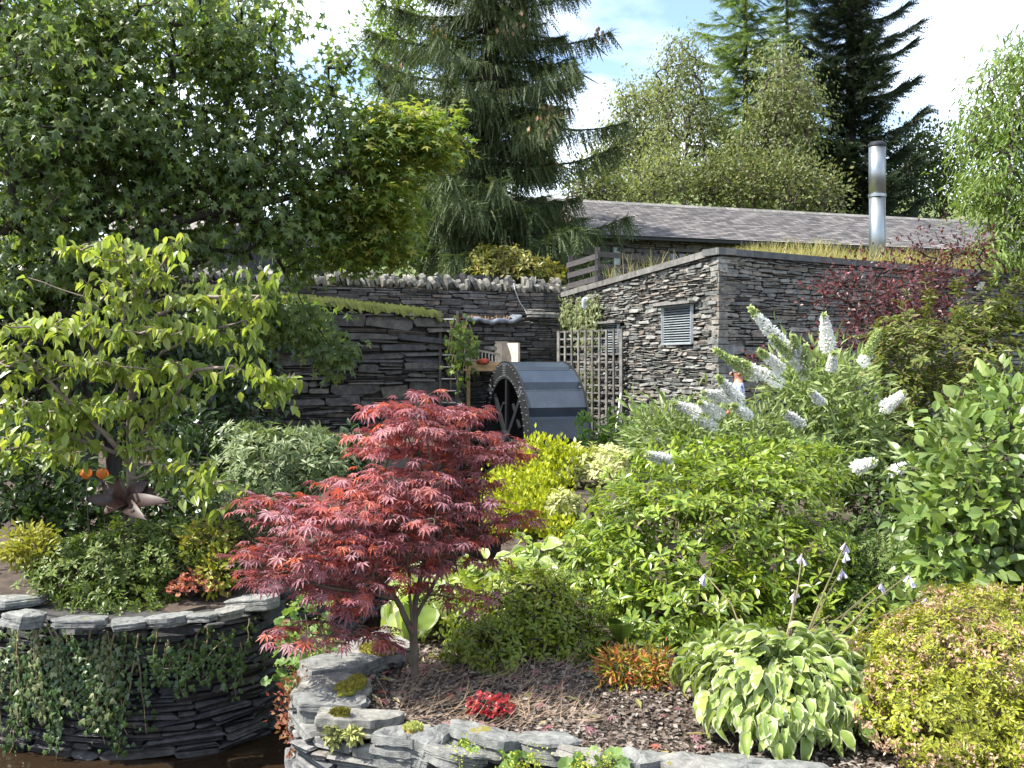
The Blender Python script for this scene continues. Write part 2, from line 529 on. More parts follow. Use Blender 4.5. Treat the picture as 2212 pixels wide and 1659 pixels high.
def skeleton(mains, targets, r_tip, seed=1, jitter=.10, power=.45, rise=.5):
    """mains: list of point lists (first starts at the root). Every target is joined to the nearest limb."""
    r = np.random.default_rng(seed)
    nodes, par, chains = [], [], []
    for mpts in mains:
        mpts = [np.asarray(p, float) for p in mpts]
        dense = [mpts[0]]
        for a, b in zip(mpts[:-1], mpts[1:]):
            k = 4
            for j in range(1, k + 1):
                dense.append(a + (b - a) * j / k + (r.normal(size=3) * jitter * .12 * np.linalg.norm(b - a) if j < k else 0))
        ch = []
        if nodes:
            prev = int(np.argmin(np.linalg.norm(np.array(nodes) - dense[0], axis=1))); ch.append(prev)
            dense = dense[1:] if np.linalg.norm(np.array(nodes[prev]) - dense[0]) < .05 else dense
        else:
            prev = -1
        for p in dense:
            nodes.append(p); par.append(prev); prev = len(nodes) - 1; ch.append(prev)
        chains.append(ch)
    nm = len(chains)
    order = np.argsort(np.linalg.norm(targets - nodes[0], axis=1))
    arr = np.array(nodes)
    cap = len(nodes) + len(targets) * 5
    buf = np.zeros((cap, 3)); buf[:len(nodes)] = arr; n = len(nodes)
    ends = np.zeros(len(targets), int)
    for ti in order:
        t = targets[ti]
        A = buf[:n]
        dv = A - t
        cost = np.sqrt((dv ** 2).sum(1)) + rise * np.maximum(0, dv[:, 2])
        cost[0] += .2
        j = int(np.argmin(cost))
        a = A[j].copy()
        ch = [j]
        L = np.linalg.norm(t - a)
        off = r.normal(size=3) * jitter * L + np.array([0, 0, .06 * L])
        for q in (.33, .67, 1.0):
            p = a + (t - a) * q + off * math.sin(math.pi * q)
            buf[n] = p; par.append(ch[-1]); ch.append(n); n += 1
        ends[ti] = n - 1
        chains.append(ch)
    cnt = np.zeros(n)
    cnt[ends] = 1
    for i in range(n - 1, 0, -1):
        if par[i] >= 0: cnt[par[i]] += cnt[i]
    rad = r_tip * np.maximum(cnt, 1) ** power
    P = buf[:n]
    dirs = nrmz(P[ends] - P[[par[e] for e in ends]])
    def to_geo(sides=5, main_sides=8, part=0):
        g = Geo()
        for k, ch in enumerate(chains):
            if part and (part == 1) != (k < nm): continue
            rr = rad[ch].copy()
            if k >= nm or ch[0] != 0: rr[0] = min(rr[0], rr[1] * 1.25)
            g.tube(P[ch], rr, main_sides if k < nm else sides, cap=False)
        return g
    return P[ends], dirs, to_geo

def jit(d, amt, r):
    return nrmz(d + r.normal(size=d.shape) * amt)

UP = np.array([0, 0, 1.0])

def shrub(name, label, cat, base, blobs, nt, per, tmpl, size, spread, mats, mode='out', stem=M_BARK, rtip=.003, nparts=0, seed=1, group=None,
          mains=None, shell=.25, up=.5, rest='foliage', stemname='stem', szvar=.38, flat=1.0, ground=-10., smooth=False, rise=.5, power=.45, tilt=.6, skel=True, twig=None, shoots=.10):
    r = np.random.default_rng(seed + 1000)
    root = thing(name, label, cat, base, group)
    tg, cen = blob_points(blobs, nt, seed, shell)
    sel = r.random(len(tg)) < shoots
    tg[sel] += (tg[sel] - cen[sel]) * r.uniform(.05, .38, (sel.sum(), 1)) * np.array([.9, .9, 1.1])
    tg[:, 2] = np.maximum(tg[:, 2], ground + .02)
    base = np.asarray(base, float)
    if mains is None:
        c = tg.mean(0)
        mains = [[base, base + (c - base) * .35 * np.array([.6, .6, 1])]]
    ends, dirs, geo = skeleton(mains, tg, rtip, seed, rise=rise, power=power)
    if skel:
        if twig is None:
            geo().build(stemname, stem, root, smooth=True)
        else:
            geo(part=1).build(stemname, stem, root, smooth=True); geo(part=2).build('branches', twig, root, smooth=True, kind='stuff')
    L = Leaves()
    outw = nrmz(tg - cen + 1e-6)
    if mode == 'rosette':
        ax = jit(outw * .7 + UP * up + dirs * .2, .35, r); ax = nrmz(ax)
        ref = nrmz(np.cross(ax, r.normal(size=ax.shape))); bi = np.cross(ax, ref)
        for k in range(per):
            a = 2 * math.pi * k / per * 1.618 + r.random(len(tg)) * .5
            rad_ = np.cos(a)[:, None] * ref + np.sin(a)[:, None] * bi
            lift = r.uniform(.05, tilt, (len(tg), 1))
            d = nrmz(rad_ + ax * lift)
            L.add(tg - ax * spread * r.random((len(tg), 1)) + rad_ * .05 * size, d, ax, size * r.uniform(1 - szvar, 1 + szvar, len(tg)))
    else:
        idx = np.repeat(np.arange(len(tg)), per)
        off = r.normal(size=(len(idx), 3)) * spread * np.array([1, 1, flat])
        pos = tg[idx] + off
        if mode == 'out':
            d = jit(outw[idx] * .7 + nrmz(off) * .6 + UP * .1, .4, r); n = jit(UP * up + outw[idx] * .5 + np.array([-.2, -.15, 0]), .45, r)
        elif mode == 'spray':
            t_ = r.random(len(idx)); side_ = nrmz(np.cross(dirs[idx], UP) + 1e-6) * np.where(r.random(len(idx)) < .5, -1, 1)[:, None]
            pos = ends[idx] - dirs[idx] * (t_ * spread * 5)[:, None] * .9 + r.normal(size=(len(idx), 3)) * spread * .12
            d = jit(side_ * .5 + dirs[idx] * .35 - UP * .6, .22, r); n = jit(UP * .75 + side_ * .35, .25, r)
        elif mode == 'droop':
            d = jit(nrmz(off * np.array([1, 1, .2])) * .55 - UP * .65, .3, r); n = jit(UP * .5 + outw[idx] * .8, .35, r)
        elif mode == 'flat':
            d = jit(nrmz((off + outw[idx] * .03) * np.array([1, 1, .2])) * 1.0 - UP * .28, .25, r); n = jit(UP, .25, r)
        elif mode == 'up':
            d = jit(UP * .9 + nrmz(off) * .5, .3, r); n = jit(outw[idx] + UP * .2, .5, r)
        elif mode == 'hang':
            d = jit(-UP, .18, r); n = jit(outw[idx] * np.array([1, 1, 0]) + 1e-3, .6, r)
        L.add(pos, d, n, size * r.uniform(1 - szvar, 1 + szvar, len(idx)))
    L.build(root, tmpl, mats, rest=rest, nparts=nparts, seed=seed, smooth=smooth)
    return root, tg

# ------------------------------------------------------------------ stone walls
class Path:
    def __init__(self, pts, dense=True):
        p = np.array(pts, float)
        if dense and len(p) > 2:                      # Catmull-Rom
            q = np.vstack([2 * p[0] - p[1], p, 2 * p[-1] - p[-2]])
            out = []
            for i in range(1, len(q) - 2):
                for t in np.linspace(0, 1, 8, endpoint=False):
                    out.append(.5 * ((2 * q[i]) + (-q[i - 1] + q[i + 1]) * t + (2 * q[i - 1] - 5 * q[i] + 4 * q[i + 1] - q[i + 2]) * t * t + (-q[i - 1] + 3 * q[i] - 3 * q[i + 1] + q[i + 2]) * t ** 3))
            p = np.array(out + [p[-1]])
        self.p = p
        self.s = np.concatenate([[0], np.cumsum(np.linalg.norm(np.diff(p, axis=0), axis=1))])
        self.L = self.s[-1]
    def at(self, s):
        s = np.asarray(s, float)
        x = np.interp(s, self.s, self.p[:, 0]); y = np.interp(s, self.s, self.p[:, 1])
        e = .05
        dx = np.interp(s + e, self.s, self.p[:, 0]) - np.interp(s - e, self.s, self.p[:, 0])
        dy = np.interp(s + e, self.s, self.p[:, 1]) - np.interp(s - e, self.s, self.p[:, 1])
        t = nrmz(np.stack([dx, dy], -1))
        return np.stack([x, y], -1), t, np.stack([t[..., 1], -t[..., 0]], -1)
    def map(self, s, c, z):
        p, t, n = self.at(s)
        q = p + n * np.asarray(c)[..., None]
        return np.concatenate([q, np.asarray(z, float)[..., None]], -1)

K8 = np.arange(8)
STONE_F = [np.concatenate([np.stack([K8 + 8 * i, (K8 + 1) % 8 + 8 * i, (K8 + 1) % 8 + 8 * i + 8, K8 + 8 * i + 8], 1) for i in range(2)]), (np.arange(8) + 16)[None, :]]

def stone_shape(l, h, r, depth, proud, gap):
    hl, hh = l / 2 - gap, h / 2 - gap
    c = np.minimum(r.uniform(.05, .7, 8) * h, .35 * l)
    k = r.uniform(.03, .42, 8) * h
    a = np.array([-hl + c[0], hl - c[1], hl, hl, hl - c[2], -hl + c[3], -hl, -hl]) + r.normal(0, .022 * l + .003, 8)
    b = np.array([-hh, -hh, -hh + k[0], hh - k[1], hh, hh, hh - k[2], -hh + k[3]]) + r.normal(0, .085 * h, 8)
    pr = proud * r.uniform(.1, 1.0)
    ta, tb = r.normal(0, .10 * proud), r.normal(0, .25 * proud)
    ins = min(.004 + .05 * h, .2 * h)
    fa, fb = a * max(.3, 1 - ins / max(hl, .01)), b * max(.3, 1 - ins / max(hh, .01))
    A = np.concatenate([a * .97, a, fa]); B = np.concatenate([b * .95, b, fb])
    C = np.concatenate([np.full(8, -depth), np.full(8, pr - min(.008, .15 * h)), pr + ta * fa / max(hl, .01) + tb * fb / max(hh, .01)])
    return A, B, C

def stone_wall(parent, path, zb, ztop, hr, lr, mat, seed, depth=.06, proud=.03, gap=.004, nparts=300, holes=(), wav=.02, tilt=.0, part='stone', big=.0):
    r = np.random.default_rng(seed)
    zt = ztop if callable(ztop) else (lambda s: ztop)
    ss = np.linspace(0, path.L, 60)
    zmax = max(zt(s) for s in ss)
    stones = []
    ph = r.random(4) * 6
    z = zb
    while z < zmax:
        h = r.uniform(*hr) if r.random() > big else hr[1] * r.uniform(1.2, 1.8)
        s = -r.uniform(0, lr[1])
        while s < path.L:
            l = r.uniform(*lr) * (.7 + .6 * h / hr[1])
            s0, s1 = max(s, 0), min(s + l, path.L)
            s += l
            if s1 - s0 < .25 * lr[0]: continue
            m = (s0 + s1) / 2
            zc = z + h / 2 + wav * (math.sin(m * 1.7 + ph[0]) + .6 * math.sin(m * 4.1 + z * 3 + ph[1]))
            top = zt(m)
            if zc - h * .2 > top: continue
            if any(a < m < b_ and c - h * .3 < zc < d + h * .3 for a, b_, c, d in holes): continue
            hh = min(h, (top - (zc - h / 2)))
            if hh < h * .3: continue
            zc = zc - h / 2 + hh / 2
            u = r.random()
            if hh > hr[0] * 1.7 and u < .35:
                q = r.uniform(.35, .65)
                stones.append((m, zc - hh / 2 + hh * q / 2, s1 - s0, hh * q))
                cut = r.uniform(.3, .7) if r.random() < .5 and s1 - s0 > lr[0] * 1.4 else None
                if cut:
                    stones.append((s0 + (s1 - s0) * cut / 2, zc + hh * q / 2, (s1 - s0) * cut, hh * (1 - q)))
                    stones.append((s0 + (s1 - s0) * (1 + cut) / 2, zc + hh * q / 2, (s1 - s0) * (1 - cut), hh * (1 - q)))
                else:
                    stones.append((m, zc + hh * q / 2, s1 - s0, hh * (1 - q)))
            else:
                stones.append((m, zc, s1 - s0, hh))
        z += h
    base = base_of(parent)
    st = np.array(stones)
    cen = path.map(st[:, 0], np.zeros(len(st)), st[:, 1])
    px, py, dep = project(cen)
    vis = (px > -30) & (px < 2240) & (py > -30) & (py < 1690)
    score = np.where(vis, st[:, 2] * st[:, 3] / dep ** 2, -1) * r.uniform(.5, 1.5, len(st))
    order = np.argsort(-score)
    g = Geo()
    for rank, i in enumerate(order):
        m, zc, l, h = st[i]
        A, B, C = stone_shape(l, h, r, depth, proud, gap)
        tl = r.normal(0, tilt)
        V = path.map(m + A, C, zc + B + tl * A)
        if rank < nparts and score[i] > 0:
            link(part, mesh(part, V - base, STONE_F, [mat]), parent)
        else:
            g.add(V, STONE_F)
    if g.n:
        g.build('small_stones', mat, parent, kind='stuff')

def wall_core(parent, path, zb, ztop, thick, front=-.05, name='core', mat=M_CORE, n=40):
    zt = ztop if callable(ztop) else (lambda s: ztop)
    s = np.linspace(0, path.L, n)
    z1 = np.array([zt(x) for x in s])
    rows = [path.map(s, np.full(n, front), np.full(n, zb)), path.map(s, np.full(n, front), z1), path.map(s, np.full(n, front - thick), z1), path.map(s, np.full(n, front - thick), np.full(n, zb))]
    V = np.concatenate(rows)
    i = np.arange(n - 1)
    F = [np.stack([a * n + i, a * n + i + 1, b * n + i + 1, b * n + i], 1) for a, b in ((0, 1), (1, 2), (2, 3))]
    F += [np.array([[0, n, 2 * n, 3 * n], [n - 1, 4 * n - 1, 3 * n - 1, 2 * n - 1]])]
    g = Geo(); g.add(V, F)
    return g.build(name, mat, parent)

def rock_mesh(sx, sy, sz, seed, n=9, rough=.05, sq=3.5):
    """slab-like rock: a rounded box with broken, layered faces"""
    r = np.random.default_rng(seed)
    u = np.linspace(-1, 1, n)
    Vs, Fs, k = [], [], 0
    for ax in range(3):
        for sgn in (-1, 1):
            a, b = np.meshgrid(u, u, indexing='ij')
            P = np.zeros((n, n, 3)); P[..., ax] = sgn; P[..., (ax + 1) % 3] = a; P[..., (ax + 2) % 3] = b
            Vs.append(P.reshape(-1, 3))
            i, j = np.meshgrid(np.arange(n - 1), np.arange(n - 1), indexing='ij')
            q = np.stack([i * n + j, (i + 1) * n + j, (i + 1) * n + j + 1, i * n + j + 1], -1).reshape(-1, 4)
            Fs.append((q if sgn > 0 else q[:, ::-1]) + k); k += n * n
    V = np.concatenate(Vs)
    V = V / (np.abs(V) ** sq).sum(1, keepdims=True) ** (1 / sq)
    # irregular outline in plan
    ang = np.arctan2(V[:, 1], V[:, 0]); rad = np.hypot(V[:, 0], V[:, 1])
    out = 1 + sum(r.normal(0, .10 / (m ** .5)) * np.cos(m * ang + r.random() * 6.28) for m in range(2, 7))
    V[:, 0] *= 1 + (out - 1) * np.minimum(1, rad); V[:, 1] *= 1 + (out - 1) * np.minimum(1, rad)
    # a few chiselled planes
    for _ in range(4):
        d = nrmz(r.normal(size=3) * np.array([1, 1, .5])); lim = r.uniform(.72, .95)
        t = V @ d; over = np.maximum(0, t - lim); V -= over[:, None] * d * .85
    f = lambda s: sum(np.sin(V @ (r.normal(size=3) * s * m) + r.random() * 6.28) / m for m in (1, 1.7, 2.9))
    V = V * (1 + rough * .5 * f(2.5))[:, None]
    V[:, 2] += rough * 1.1 * f(3.0) * .5
    V = V * np.array([sx, sy, sz]) / 2
    # weld the seams
    key = np.round(V / 1e-4).astype(np.int64)
    _, first, inv = np.unique(key, axis=0, return_index=True, return_inverse=True)
    V = V[first]
    F = inv.reshape(-1)[np.concatenate(Fs)]
    return V, F

def slab_mesh(sx, sy, sz, seed, K=5, n=30):
    """a split slate slab: angular outline, stepped layers along the edge, uneven top"""
    r = np.random.default_rng(seed)
    a = np.linspace(0, 2 * math.pi, n, endpoint=False) + r.normal(0, .04, n)
    O = np.stack([np.cos(a), np.sin(a)], 1)
    O = O / (np.abs(O) ** 9).sum(1, keepdims=True) ** (1 / 9)
    for _ in range(6):
        th = r.random() * 6.283; d = np.array([math.cos(th), math.sin(th)]); lim = r.uniform(.68, 1.05)
        t = O @ d; O = O - np.maximum(0, t - lim)[:, None] * d
    O = O * (1 + r.normal(0, .018, (n, 1)))
    lev = np.sort(np.concatenate([[0, 1], r.uniform(.1, .9, K - 1)]))
    V = []
    for k in range(K):
        sc = 1 - (.09 * r.random() if 0 < k < K - 1 else (.04 + .10 * r.random() if k == 0 else .012))
        sh = r.normal(0, .025, 2)
        w = 1 + .03 * np.convolve(np.tile(r.normal(size=n), 3), np.ones(3) / 3, 'same')[n:2 * n]
        ring_ = O * sc * w[:, None] + sh
        for z in (lev[k] + .02, lev[k + 1]):
            V.append(np.column_stack([ring_ * (1 if z == lev[k] + .02 else .985), np.full(n, z - .5) + r.normal(0, .02, n)]))
    top = V[-1]
    p1, p2 = r.normal(size=2) * 2, r.normal(size=2) * 4
    zf = lambda q: .10 * np.sin(q @ p1 + 1) + .06 * np.sin(q @ p2) + .10 * (np.sin(q @ p1[::-1] * 1.3 + 2) > .45)
    for sc in (.975, .74, .45, .18):
        q = top[:, :2] * sc + r.normal(0, .012, (n, 2)); V.append(np.column_stack([q, .5 + zf(q) * min(1, (1 - sc) * 9) + r.normal(0, .012, n)]))
    m = len(V); V = np.concatenate(V)
    i = np.arange(n); F = [np.stack([j * n + i, j * n + (i + 1) % n, (j + 1) * n + (i + 1) % n, (j + 1) * n + i], 1) for j in range(m - 1)]
    V = np.vstack([V, V[-n:].mean(0)]); c = len(V) - 1
    tri = np.stack([(m - 1) * n + i, (m - 1) * n + (i + 1) % n, np.full(n, c)], 1)
    return V * np.array([sx, sy, sz]) / np.array([2, 2, 1]), [np.concatenate(F), tri, i[::-1][None, :]]

def slab(name, parent, mat, c, size, rz, seed, tilt=(0, 0)):
    V, F = slab_mesh(*size, seed)
    R = np.array(Matrix.Rotation(rz, 3, 'Z') @ Matrix.Rotation(tilt[0], 3, 'X') @ Matrix.Rotation(tilt[1], 3, 'Y'))
    return link(name, mesh(name, V @ R.T + np.array(c) - base_of(parent), F, [mat]), parent)

def rock(name, parent, mat, c, size, rz, seed, tilt=(0, 0), label=None, rough=.05, sq=3.5, n=9):
    V, F = rock_mesh(*size, seed, n, rough, sq)
    R = np.array(Matrix.Rotation(rz, 3, 'Z') @ Matrix.Rotation(tilt[0], 3, 'X') @ Matrix.Rotation(tilt[1], 3, 'Y'))
    V = V @ R.T + np.array(c) - base_of(parent)
    o = link(name, mesh(name, V, [F], [mat], smooth=False), parent)
    if label: o['label'] = label
    return o
# ------------------------------------------------------------------ ground, stream, hills
RW = Path([(-.45, 7.4), (-.72, 6.3), (-.95, 5.5), (-1.08, 5.0), (-1.04, 4.6), (-.86, 4.30), (-.5, 4.14), (-.1, 4.05), (.45, 3.90), (.95, 3.74), (1.6, 3.5), (3.0, 3.1)])
LW = Path([(-6.2, 7.7), (-4.6, 7.05), (-3.55, 6.58), (-2.8, 6.30), (-2.25, 6.33), (-1.88, 6.52), (-1.72, 6.85), (-1.68, 7.5), (-1.5, 9.5), (-1.1, 12)])
RET = Path([(-9.0, 15.35), (-1.0, 19.0)], False)       # retaining wall
BACK = Path([(-9.5, 16.8), (1.25, 21.55)], False)      # wall with the upright coping
REC = Path([(-1.15, 19.82), (1.05, 20.95)], False)     # wall behind the wheel
BL, BC, BR = np.array([1.2, 21.4]), np.array([3.44, 16.0]), np.array([13.2, 22.24])
WATER_Z = -1.0

def inside(poly, X, Y):
    poly = np.array(poly); res = np.zeros(X.shape, bool)
    j = len(poly) - 1
    for i in range(len(poly)):
        xi, yi = poly[i]; xj, yj = poly[j]
        c = ((yi > Y) != (yj > Y)) & (X < (xj - xi) * (Y - yi) / (yj - yi + 1e-12) + xi)
        res ^= c; j = i
    return res

def inset(path, d):
    p, t, n = path.at(path.s)
    return [tuple(q) for q in p - n * d]

POLY_R = inset(RW, .12) + [(9, 2.6), (30, 2.6), (30, 30), (1.9, 21.0), (1.6, 17.0), (1.3, 15.5), (.9, 14), (.3, 11.5), (-.1, 9)]
POLY_L = inset(LW, .12) + [(-1.15, 15), (-1.3, 19.3), (-40, 5), (-40, 7.7)]
POLY_UP = [(-300, -20), (-14, 13.3), (-9, 15.7), (-1.1, 19.35), (-1.0, 20.2), (1.1, 21.3), (1.45, 21.6), (3.56, 16.35), (13.2, 22.6), (25, 30), (400, 60), (600, 900), (-600, 900)]
POLY_BACK = [(-300, -19.5), (-14, 15.0), (-9.6, 17.1), (1.1, 21.85), (1.45, 21.6), (3.56, 16.35), (13.2, 22.6), (25, 30), (400, 60), (600, 900), (-600, 900)]

def ground_h(X, Y):
    h = np.full(X.shape, -1.38) + .05 * np.sin(X * 3.1) * np.sin(Y * 2.7)
    h = np.where(Y < 2.0, 0.0, h)
    r_ = inside(POLY_R, X, Y); l_ = inside(POLY_L, X, Y)
    und = .018 * np.sin(X * 4.3 + 1) * np.sin(Y * 3.7) + .012 * np.sin(X * 9 + Y * 7)
    h = np.where(r_, -.07 - .011 * np.maximum(Y - 5, 0) + und, h)
    h = np.where(l_, -.10 + .035 * np.maximum(Y - 6.5, 0) + und, h)
    u_ = inside(POLY_UP, X, Y); b_ = inside(POLY_BACK, X, Y)
    h = np.where(u_, 2.35 + und, h)
    up = 3.28 + .02 * np.maximum(Y - 24, 0) + 4 * und
    far = np.clip((Y - 70) / 330, 0, 1)
    hill = 50 * far * far * (3 - 2 * far) * (1 + .22 * np.sin(X / 61 + .8) + .12 * np.sin(X / 23 + Y / 90))
    h = np.where(b_, up + hill, h)
    return h

xs = np.unique(np.concatenate([np.linspace(-600, -60, 28), np.linspace(-60, -12, 33), np.arange(-12, -3, .3), np.arange(-3, 4, .10), np.arange(4, 14, .3), np.linspace(14, 60, 33), np.linspace(60, 600, 28)]))
ys = np.unique(np.concatenate([np.arange(-6, 3, .6), np.arange(3, 8, .10), np.arange(8, 24, .2), np.arange(24, 60, 1.5), np.linspace(60, 900, 70)]))
GX, GY = np.meshgrid(xs, ys, indexing='ij')
GZ = ground_h(GX, GY)
nx_, ny_ = len(xs), len(ys)
ii, jj = np.meshgrid(np.arange(nx_ - 1), np.arange(ny_ - 1), indexing='ij')
gq = np.stack([ii * ny_ + jj, (ii + 1) * ny_ + jj, (ii + 1) * ny_ + jj + 1, ii * ny_ + jj + 1], -1).reshape(-1, 4)
m, nt, N, L, b = new_mat('soil and turf')
g_ = N.new('ShaderNodeNewGeometry')
sp_ = N.new('ShaderNodeSeparateXYZ'); L.new(g_.outputs['Position'], sp_.inputs[0])
n1 = noise_tex(nt, g_.outputs['Position'], 9, 8, .7)
soil = ramp(nt, n1, [(.022, .015, .010), (.06, .042, .03), (.10, .075, .055)], pos=[.3, .5, .72])
n2 = noise_tex(nt, g_.outputs['Position'], .35, 8, .65)
turf = ramp(nt, n2, [(.05, .075, .018), (.10, .13, .03), (.13, .12, .045)], pos=[.3, .55, .75])
far_ = N.new('ShaderNodeMapRange'); far_.inputs[1].default_value = 20; far_.inputs[2].default_value = 24
L.new(sp_.outputs['Y'], far_.inputs[0])
L.new(mixc(nt, far_.outputs[0], soil, turf), b.inputs['Base Color'])
b.inputs['Roughness'].default_value = .95
bp = N.new('ShaderNodeBump'); bp.inputs['Strength'].default_value = .8; bp.inputs['Distance'].default_value = .03
L.new(n1, bp.inputs['Height']); L.new(bp.outputs[0], b.inputs['Normal'])
M_GROUND = m
go = link('ground', mesh('ground', np.stack([GX, GY, GZ], -1).reshape(-1, 3), gq, [M_GROUND]))
tag(go, 'brown soil and turf of the garden', kind='structure')

m, nt, N, L, b = new_mat('peaty water')
g_ = N.new('ShaderNodeNewGeometry')
n1 = noise_tex(nt, g_.outputs['Position'], 7, 4, .5)
b.inputs['Base Color'].default_value = (.022, .014, .008, 1)
b.inputs['Roughness'].default_value = .06
bp = N.new('ShaderNodeBump'); bp.inputs['Strength'].default_value = .22; bp.inputs['Distance'].default_value = .05
L.new(n1, bp.inputs['Height']); L.new(bp.outputs[0], b.inputs['Normal'])
M_WATER = m
wo = link('stream_water', mesh('stream_water', np.array([[-9, 1.5, WATER_Z], [4, 1.5, WATER_Z], [4, 20, WATER_Z], [-9, 20, WATER_Z]]), np.array([[0, 1, 2, 3]]), [M_WATER]))
tag(wo, 'dark brown stream running between the planters', kind='structure')

# ------------------------------------------------------------------ planters
pr = thing('planter_wall', 'curved dry stone planter wall with pale slab coping, under the red maple', 'wall', (-.1, 4.05, -1.3))
wall_core(pr, RW, -1.35, -.10, .22, -.05, n=70)
stone_wall(pr, RW, -1.32, -.07, (.035, .085), (.10, .36), M_PLANTER, 11, depth=.05, proud=.045, gap=.005, nparts=260, wav=.012, tilt=.09)
# big coping slabs: (px, py of the slab's top centre, length, width, thickness, yaw deg, tilt)
COPES = [(800, 1392, .42, .34, .10, 40, (0, .03)), (742, 1425, .46, .33, .11, 25, (-.05, .04)), (708, 1474, .38, .30, .09, 12, (0, .02)), (705, 1500, .40, .28, .09, -3, (-.03, 0)),
         (762, 1543, .42, .24, .085, -8, (-.10, .03)), (868, 1580, .24, .27, .13, -14, (-.16, 0)), (936, 1588, .12, .24, .11, -25, (-.1, .25)), (1040, 1578, .36, .25, .09, -20, (-.25, .10)),
         (980, 1620, .30, .16, .07, -18, (-.3, .12)), (1190, 1597, .27, .22, .085, -4, (-.12, -.02)), (1280, 1628, .30, .24, .06, -28, (-.45, .05)), (1382, 1636, .21, .24, .09, -8, (-.12, .04)),
         (1505, 1647, .30, .26, .07, -8, (-.10, 0)), (1610, 1655, .32, .25, .075, -15, (-.08, .02)), (1745, 1672, .34, .26, .08, -14, (-.06, 0)), (1900, 1700, .36, .26, .08, -14, (-.06, 0))]
for k, (px, py, sl, sw, stt, yaw, tl) in enumerate(COPES):
    zt = .015
    Y = (EYE - zt) * F_PX / (py - HZ)
    c = W(px, py, Y) - np.array([0, 0, stt * .5])
    slab('coping_stone', pr, M_COPE, c, (sl * 1.08, sw * 1.1, stt), math.radians(yaw), 40 + k, tl)
lp = thing('round_planter_wall', 'shaded curved dry stone wall hung with ivy rising from the stream', 'wall', (-2.8, 6.3, -1.3))
wall_core(lp, LW, -1.35, -.10, .22, -.06, n=70)
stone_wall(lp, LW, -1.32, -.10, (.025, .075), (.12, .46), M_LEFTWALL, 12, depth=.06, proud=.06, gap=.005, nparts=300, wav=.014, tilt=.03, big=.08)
lc = [(20, 1292, .40, .30, .055), (58, 1326, .26, .27, .08), (170, 1335, .44, .30, .055), (283, 1342, .22, .26, .04), (362, 1330, .30, .24, .06), (438, 1327, .22, .28, .04), (500, 1314, .22, .24, .06), (556, 1290, .30, .34, .08), (582, 1264, .24, .26, .045)]
for k, (px, py, sl, sw, stt) in enumerate(lc):
    zt = -.03
    Y = (EYE - zt) * F_PX / (py - HZ)
    s_ = LW.s[np.argmin(np.linalg.norm(LW.p - W(px, py, Y)[:2], axis=1))]
    _, t_, _ = LW.at(s_)
    slab('coping_stone', lp, M_COPE, W(px, py, Y) - np.array([0, 0, stt / 2]), (sl * 1.06, sw, stt), math.atan2(t_[1], t_[0]) + [.1, -.15, .05, .2, -.1, .12, -.2, .1, 0][k], 80 + k, (-.04 - .05 * (k % 3), .05 * (k % 2) - .03))

# ------------------------------------------------------------------ old walls behind
def ret_top(s): return 2.78 - .38 * np.clip((s - 4.2) / 4.6, 0, 1)
rw = thing('retaining_wall', 'dark weathered slate retaining wall with a mossy grass top', 'wall', (-4, 17.6, -.3))
wall_core(rw, RET, -1.4, ret_top, .3, -.05)
RETC = Path([(-1.0, 19.0), (-1.02, 20.2)], False)
stone_wall(rw, RET, -.6, ret_top, (.035, .15), (.15, .85), M_SLATE_DARK, 21, depth=.08, proud=.09, gap=.007, nparts=300, wav=.05, tilt=.03, big=.12)
stone_wall(rw, RETC, -1.3, 2.40, (.05, .15), (.2, .6), M_SLATE_DARK, 22, depth=.08, proud=.05, gap=.006, nparts=40, wav=.02)
bw = thing('boundary_wall', 'slate wall topped with a row of pale upright coping stones behind the waterwheel', 'wall', (-4, 19.3, 2.2))
wall_core(bw, BACK, 1.9, 3.12, .35, -.05)
stone_wall(bw, BACK, 2.1, 3.10, (.035, .11), (.18, .6), M_SLATE_BACK, 23, depth=.07, proud=.05, gap=.005, nparts=300, wav=.02)
rr = np.random.default_rng(5)
s = 2.5
k = 0
while s < BACK.L - .05:                                # two staggered rows of upright slabs
    for row in (0, 1):
        t = rr.uniform(.05, .15); h = rr.uniform(.14, .36) * (1 if row == 0 else 1.05); dp = rr.uniform(.16, .26)
        c = BACK.map(np.array(s + rr.uniform(0, .05)), np.array(-.03 - .22 * row), np.array(3.13 + h / 2 - .02 + .03 * row))
        V, F = slab_mesh(h * 1.08, dp, t * .8, 300 + k, 2, 10); V = V[:, [2, 1, 0]]; F = [f[:, ::-1] for f in F]
        _, t_, _ = BACK.at(s)
        R = np.array(Matrix.Rotation(math.atan2(t_[1], t_[0]), 3, 'Z') @ Matrix.Rotation(rr.normal(-.32, .2), 3, 'Y') @ Matrix.Rotation(rr.normal(0, .12), 3, 'X'))
        link('coping_stone', mesh('coping_stone', V @ R.T + c - base_of(bw), F, [M_COPE_PALE]), bw)
        k += 1
    s += rr.uniform(.10, .17)
wr = thing('wheel_pit_wall', 'dark slate wall with a pale blocked opening behind the waterwheel', 'wall', (0, 20.4, -.3))
HOLE = (.72, 1.46, 1.58, 2.02)
wall_core(wr, REC, -1.4, 2.46, .3, -.06)
stone_wall(wr, REC, -1.35, 2.44, (.035, .11), (.16, .55), M_SLATE_DARK, 24, depth=.06, proud=.05, gap=.005, nparts=300, wav=.015, holes=[HOLE])
M_PANEL = m_plain('pale render', (.60, .51, .40), .9, var=.10, scale=5, bump=.2)
g = Geo(); s0, s1, z0, z1 = HOLE
for a, c_ in ((s0 + .16, s1),):
    g.add(REC.map(np.array([a, c_, c_, a, a, c_, c_, a]), np.array([.02] * 4 + [-.04] * 4), np.array([z0 - .1, z0 - .1, z1, z1] * 2)), np.array([[0, 1, 2, 3], [4, 5, 1, 0], [1, 5, 6, 2], [2, 6, 7, 3], [4, 0, 3, 7]]))
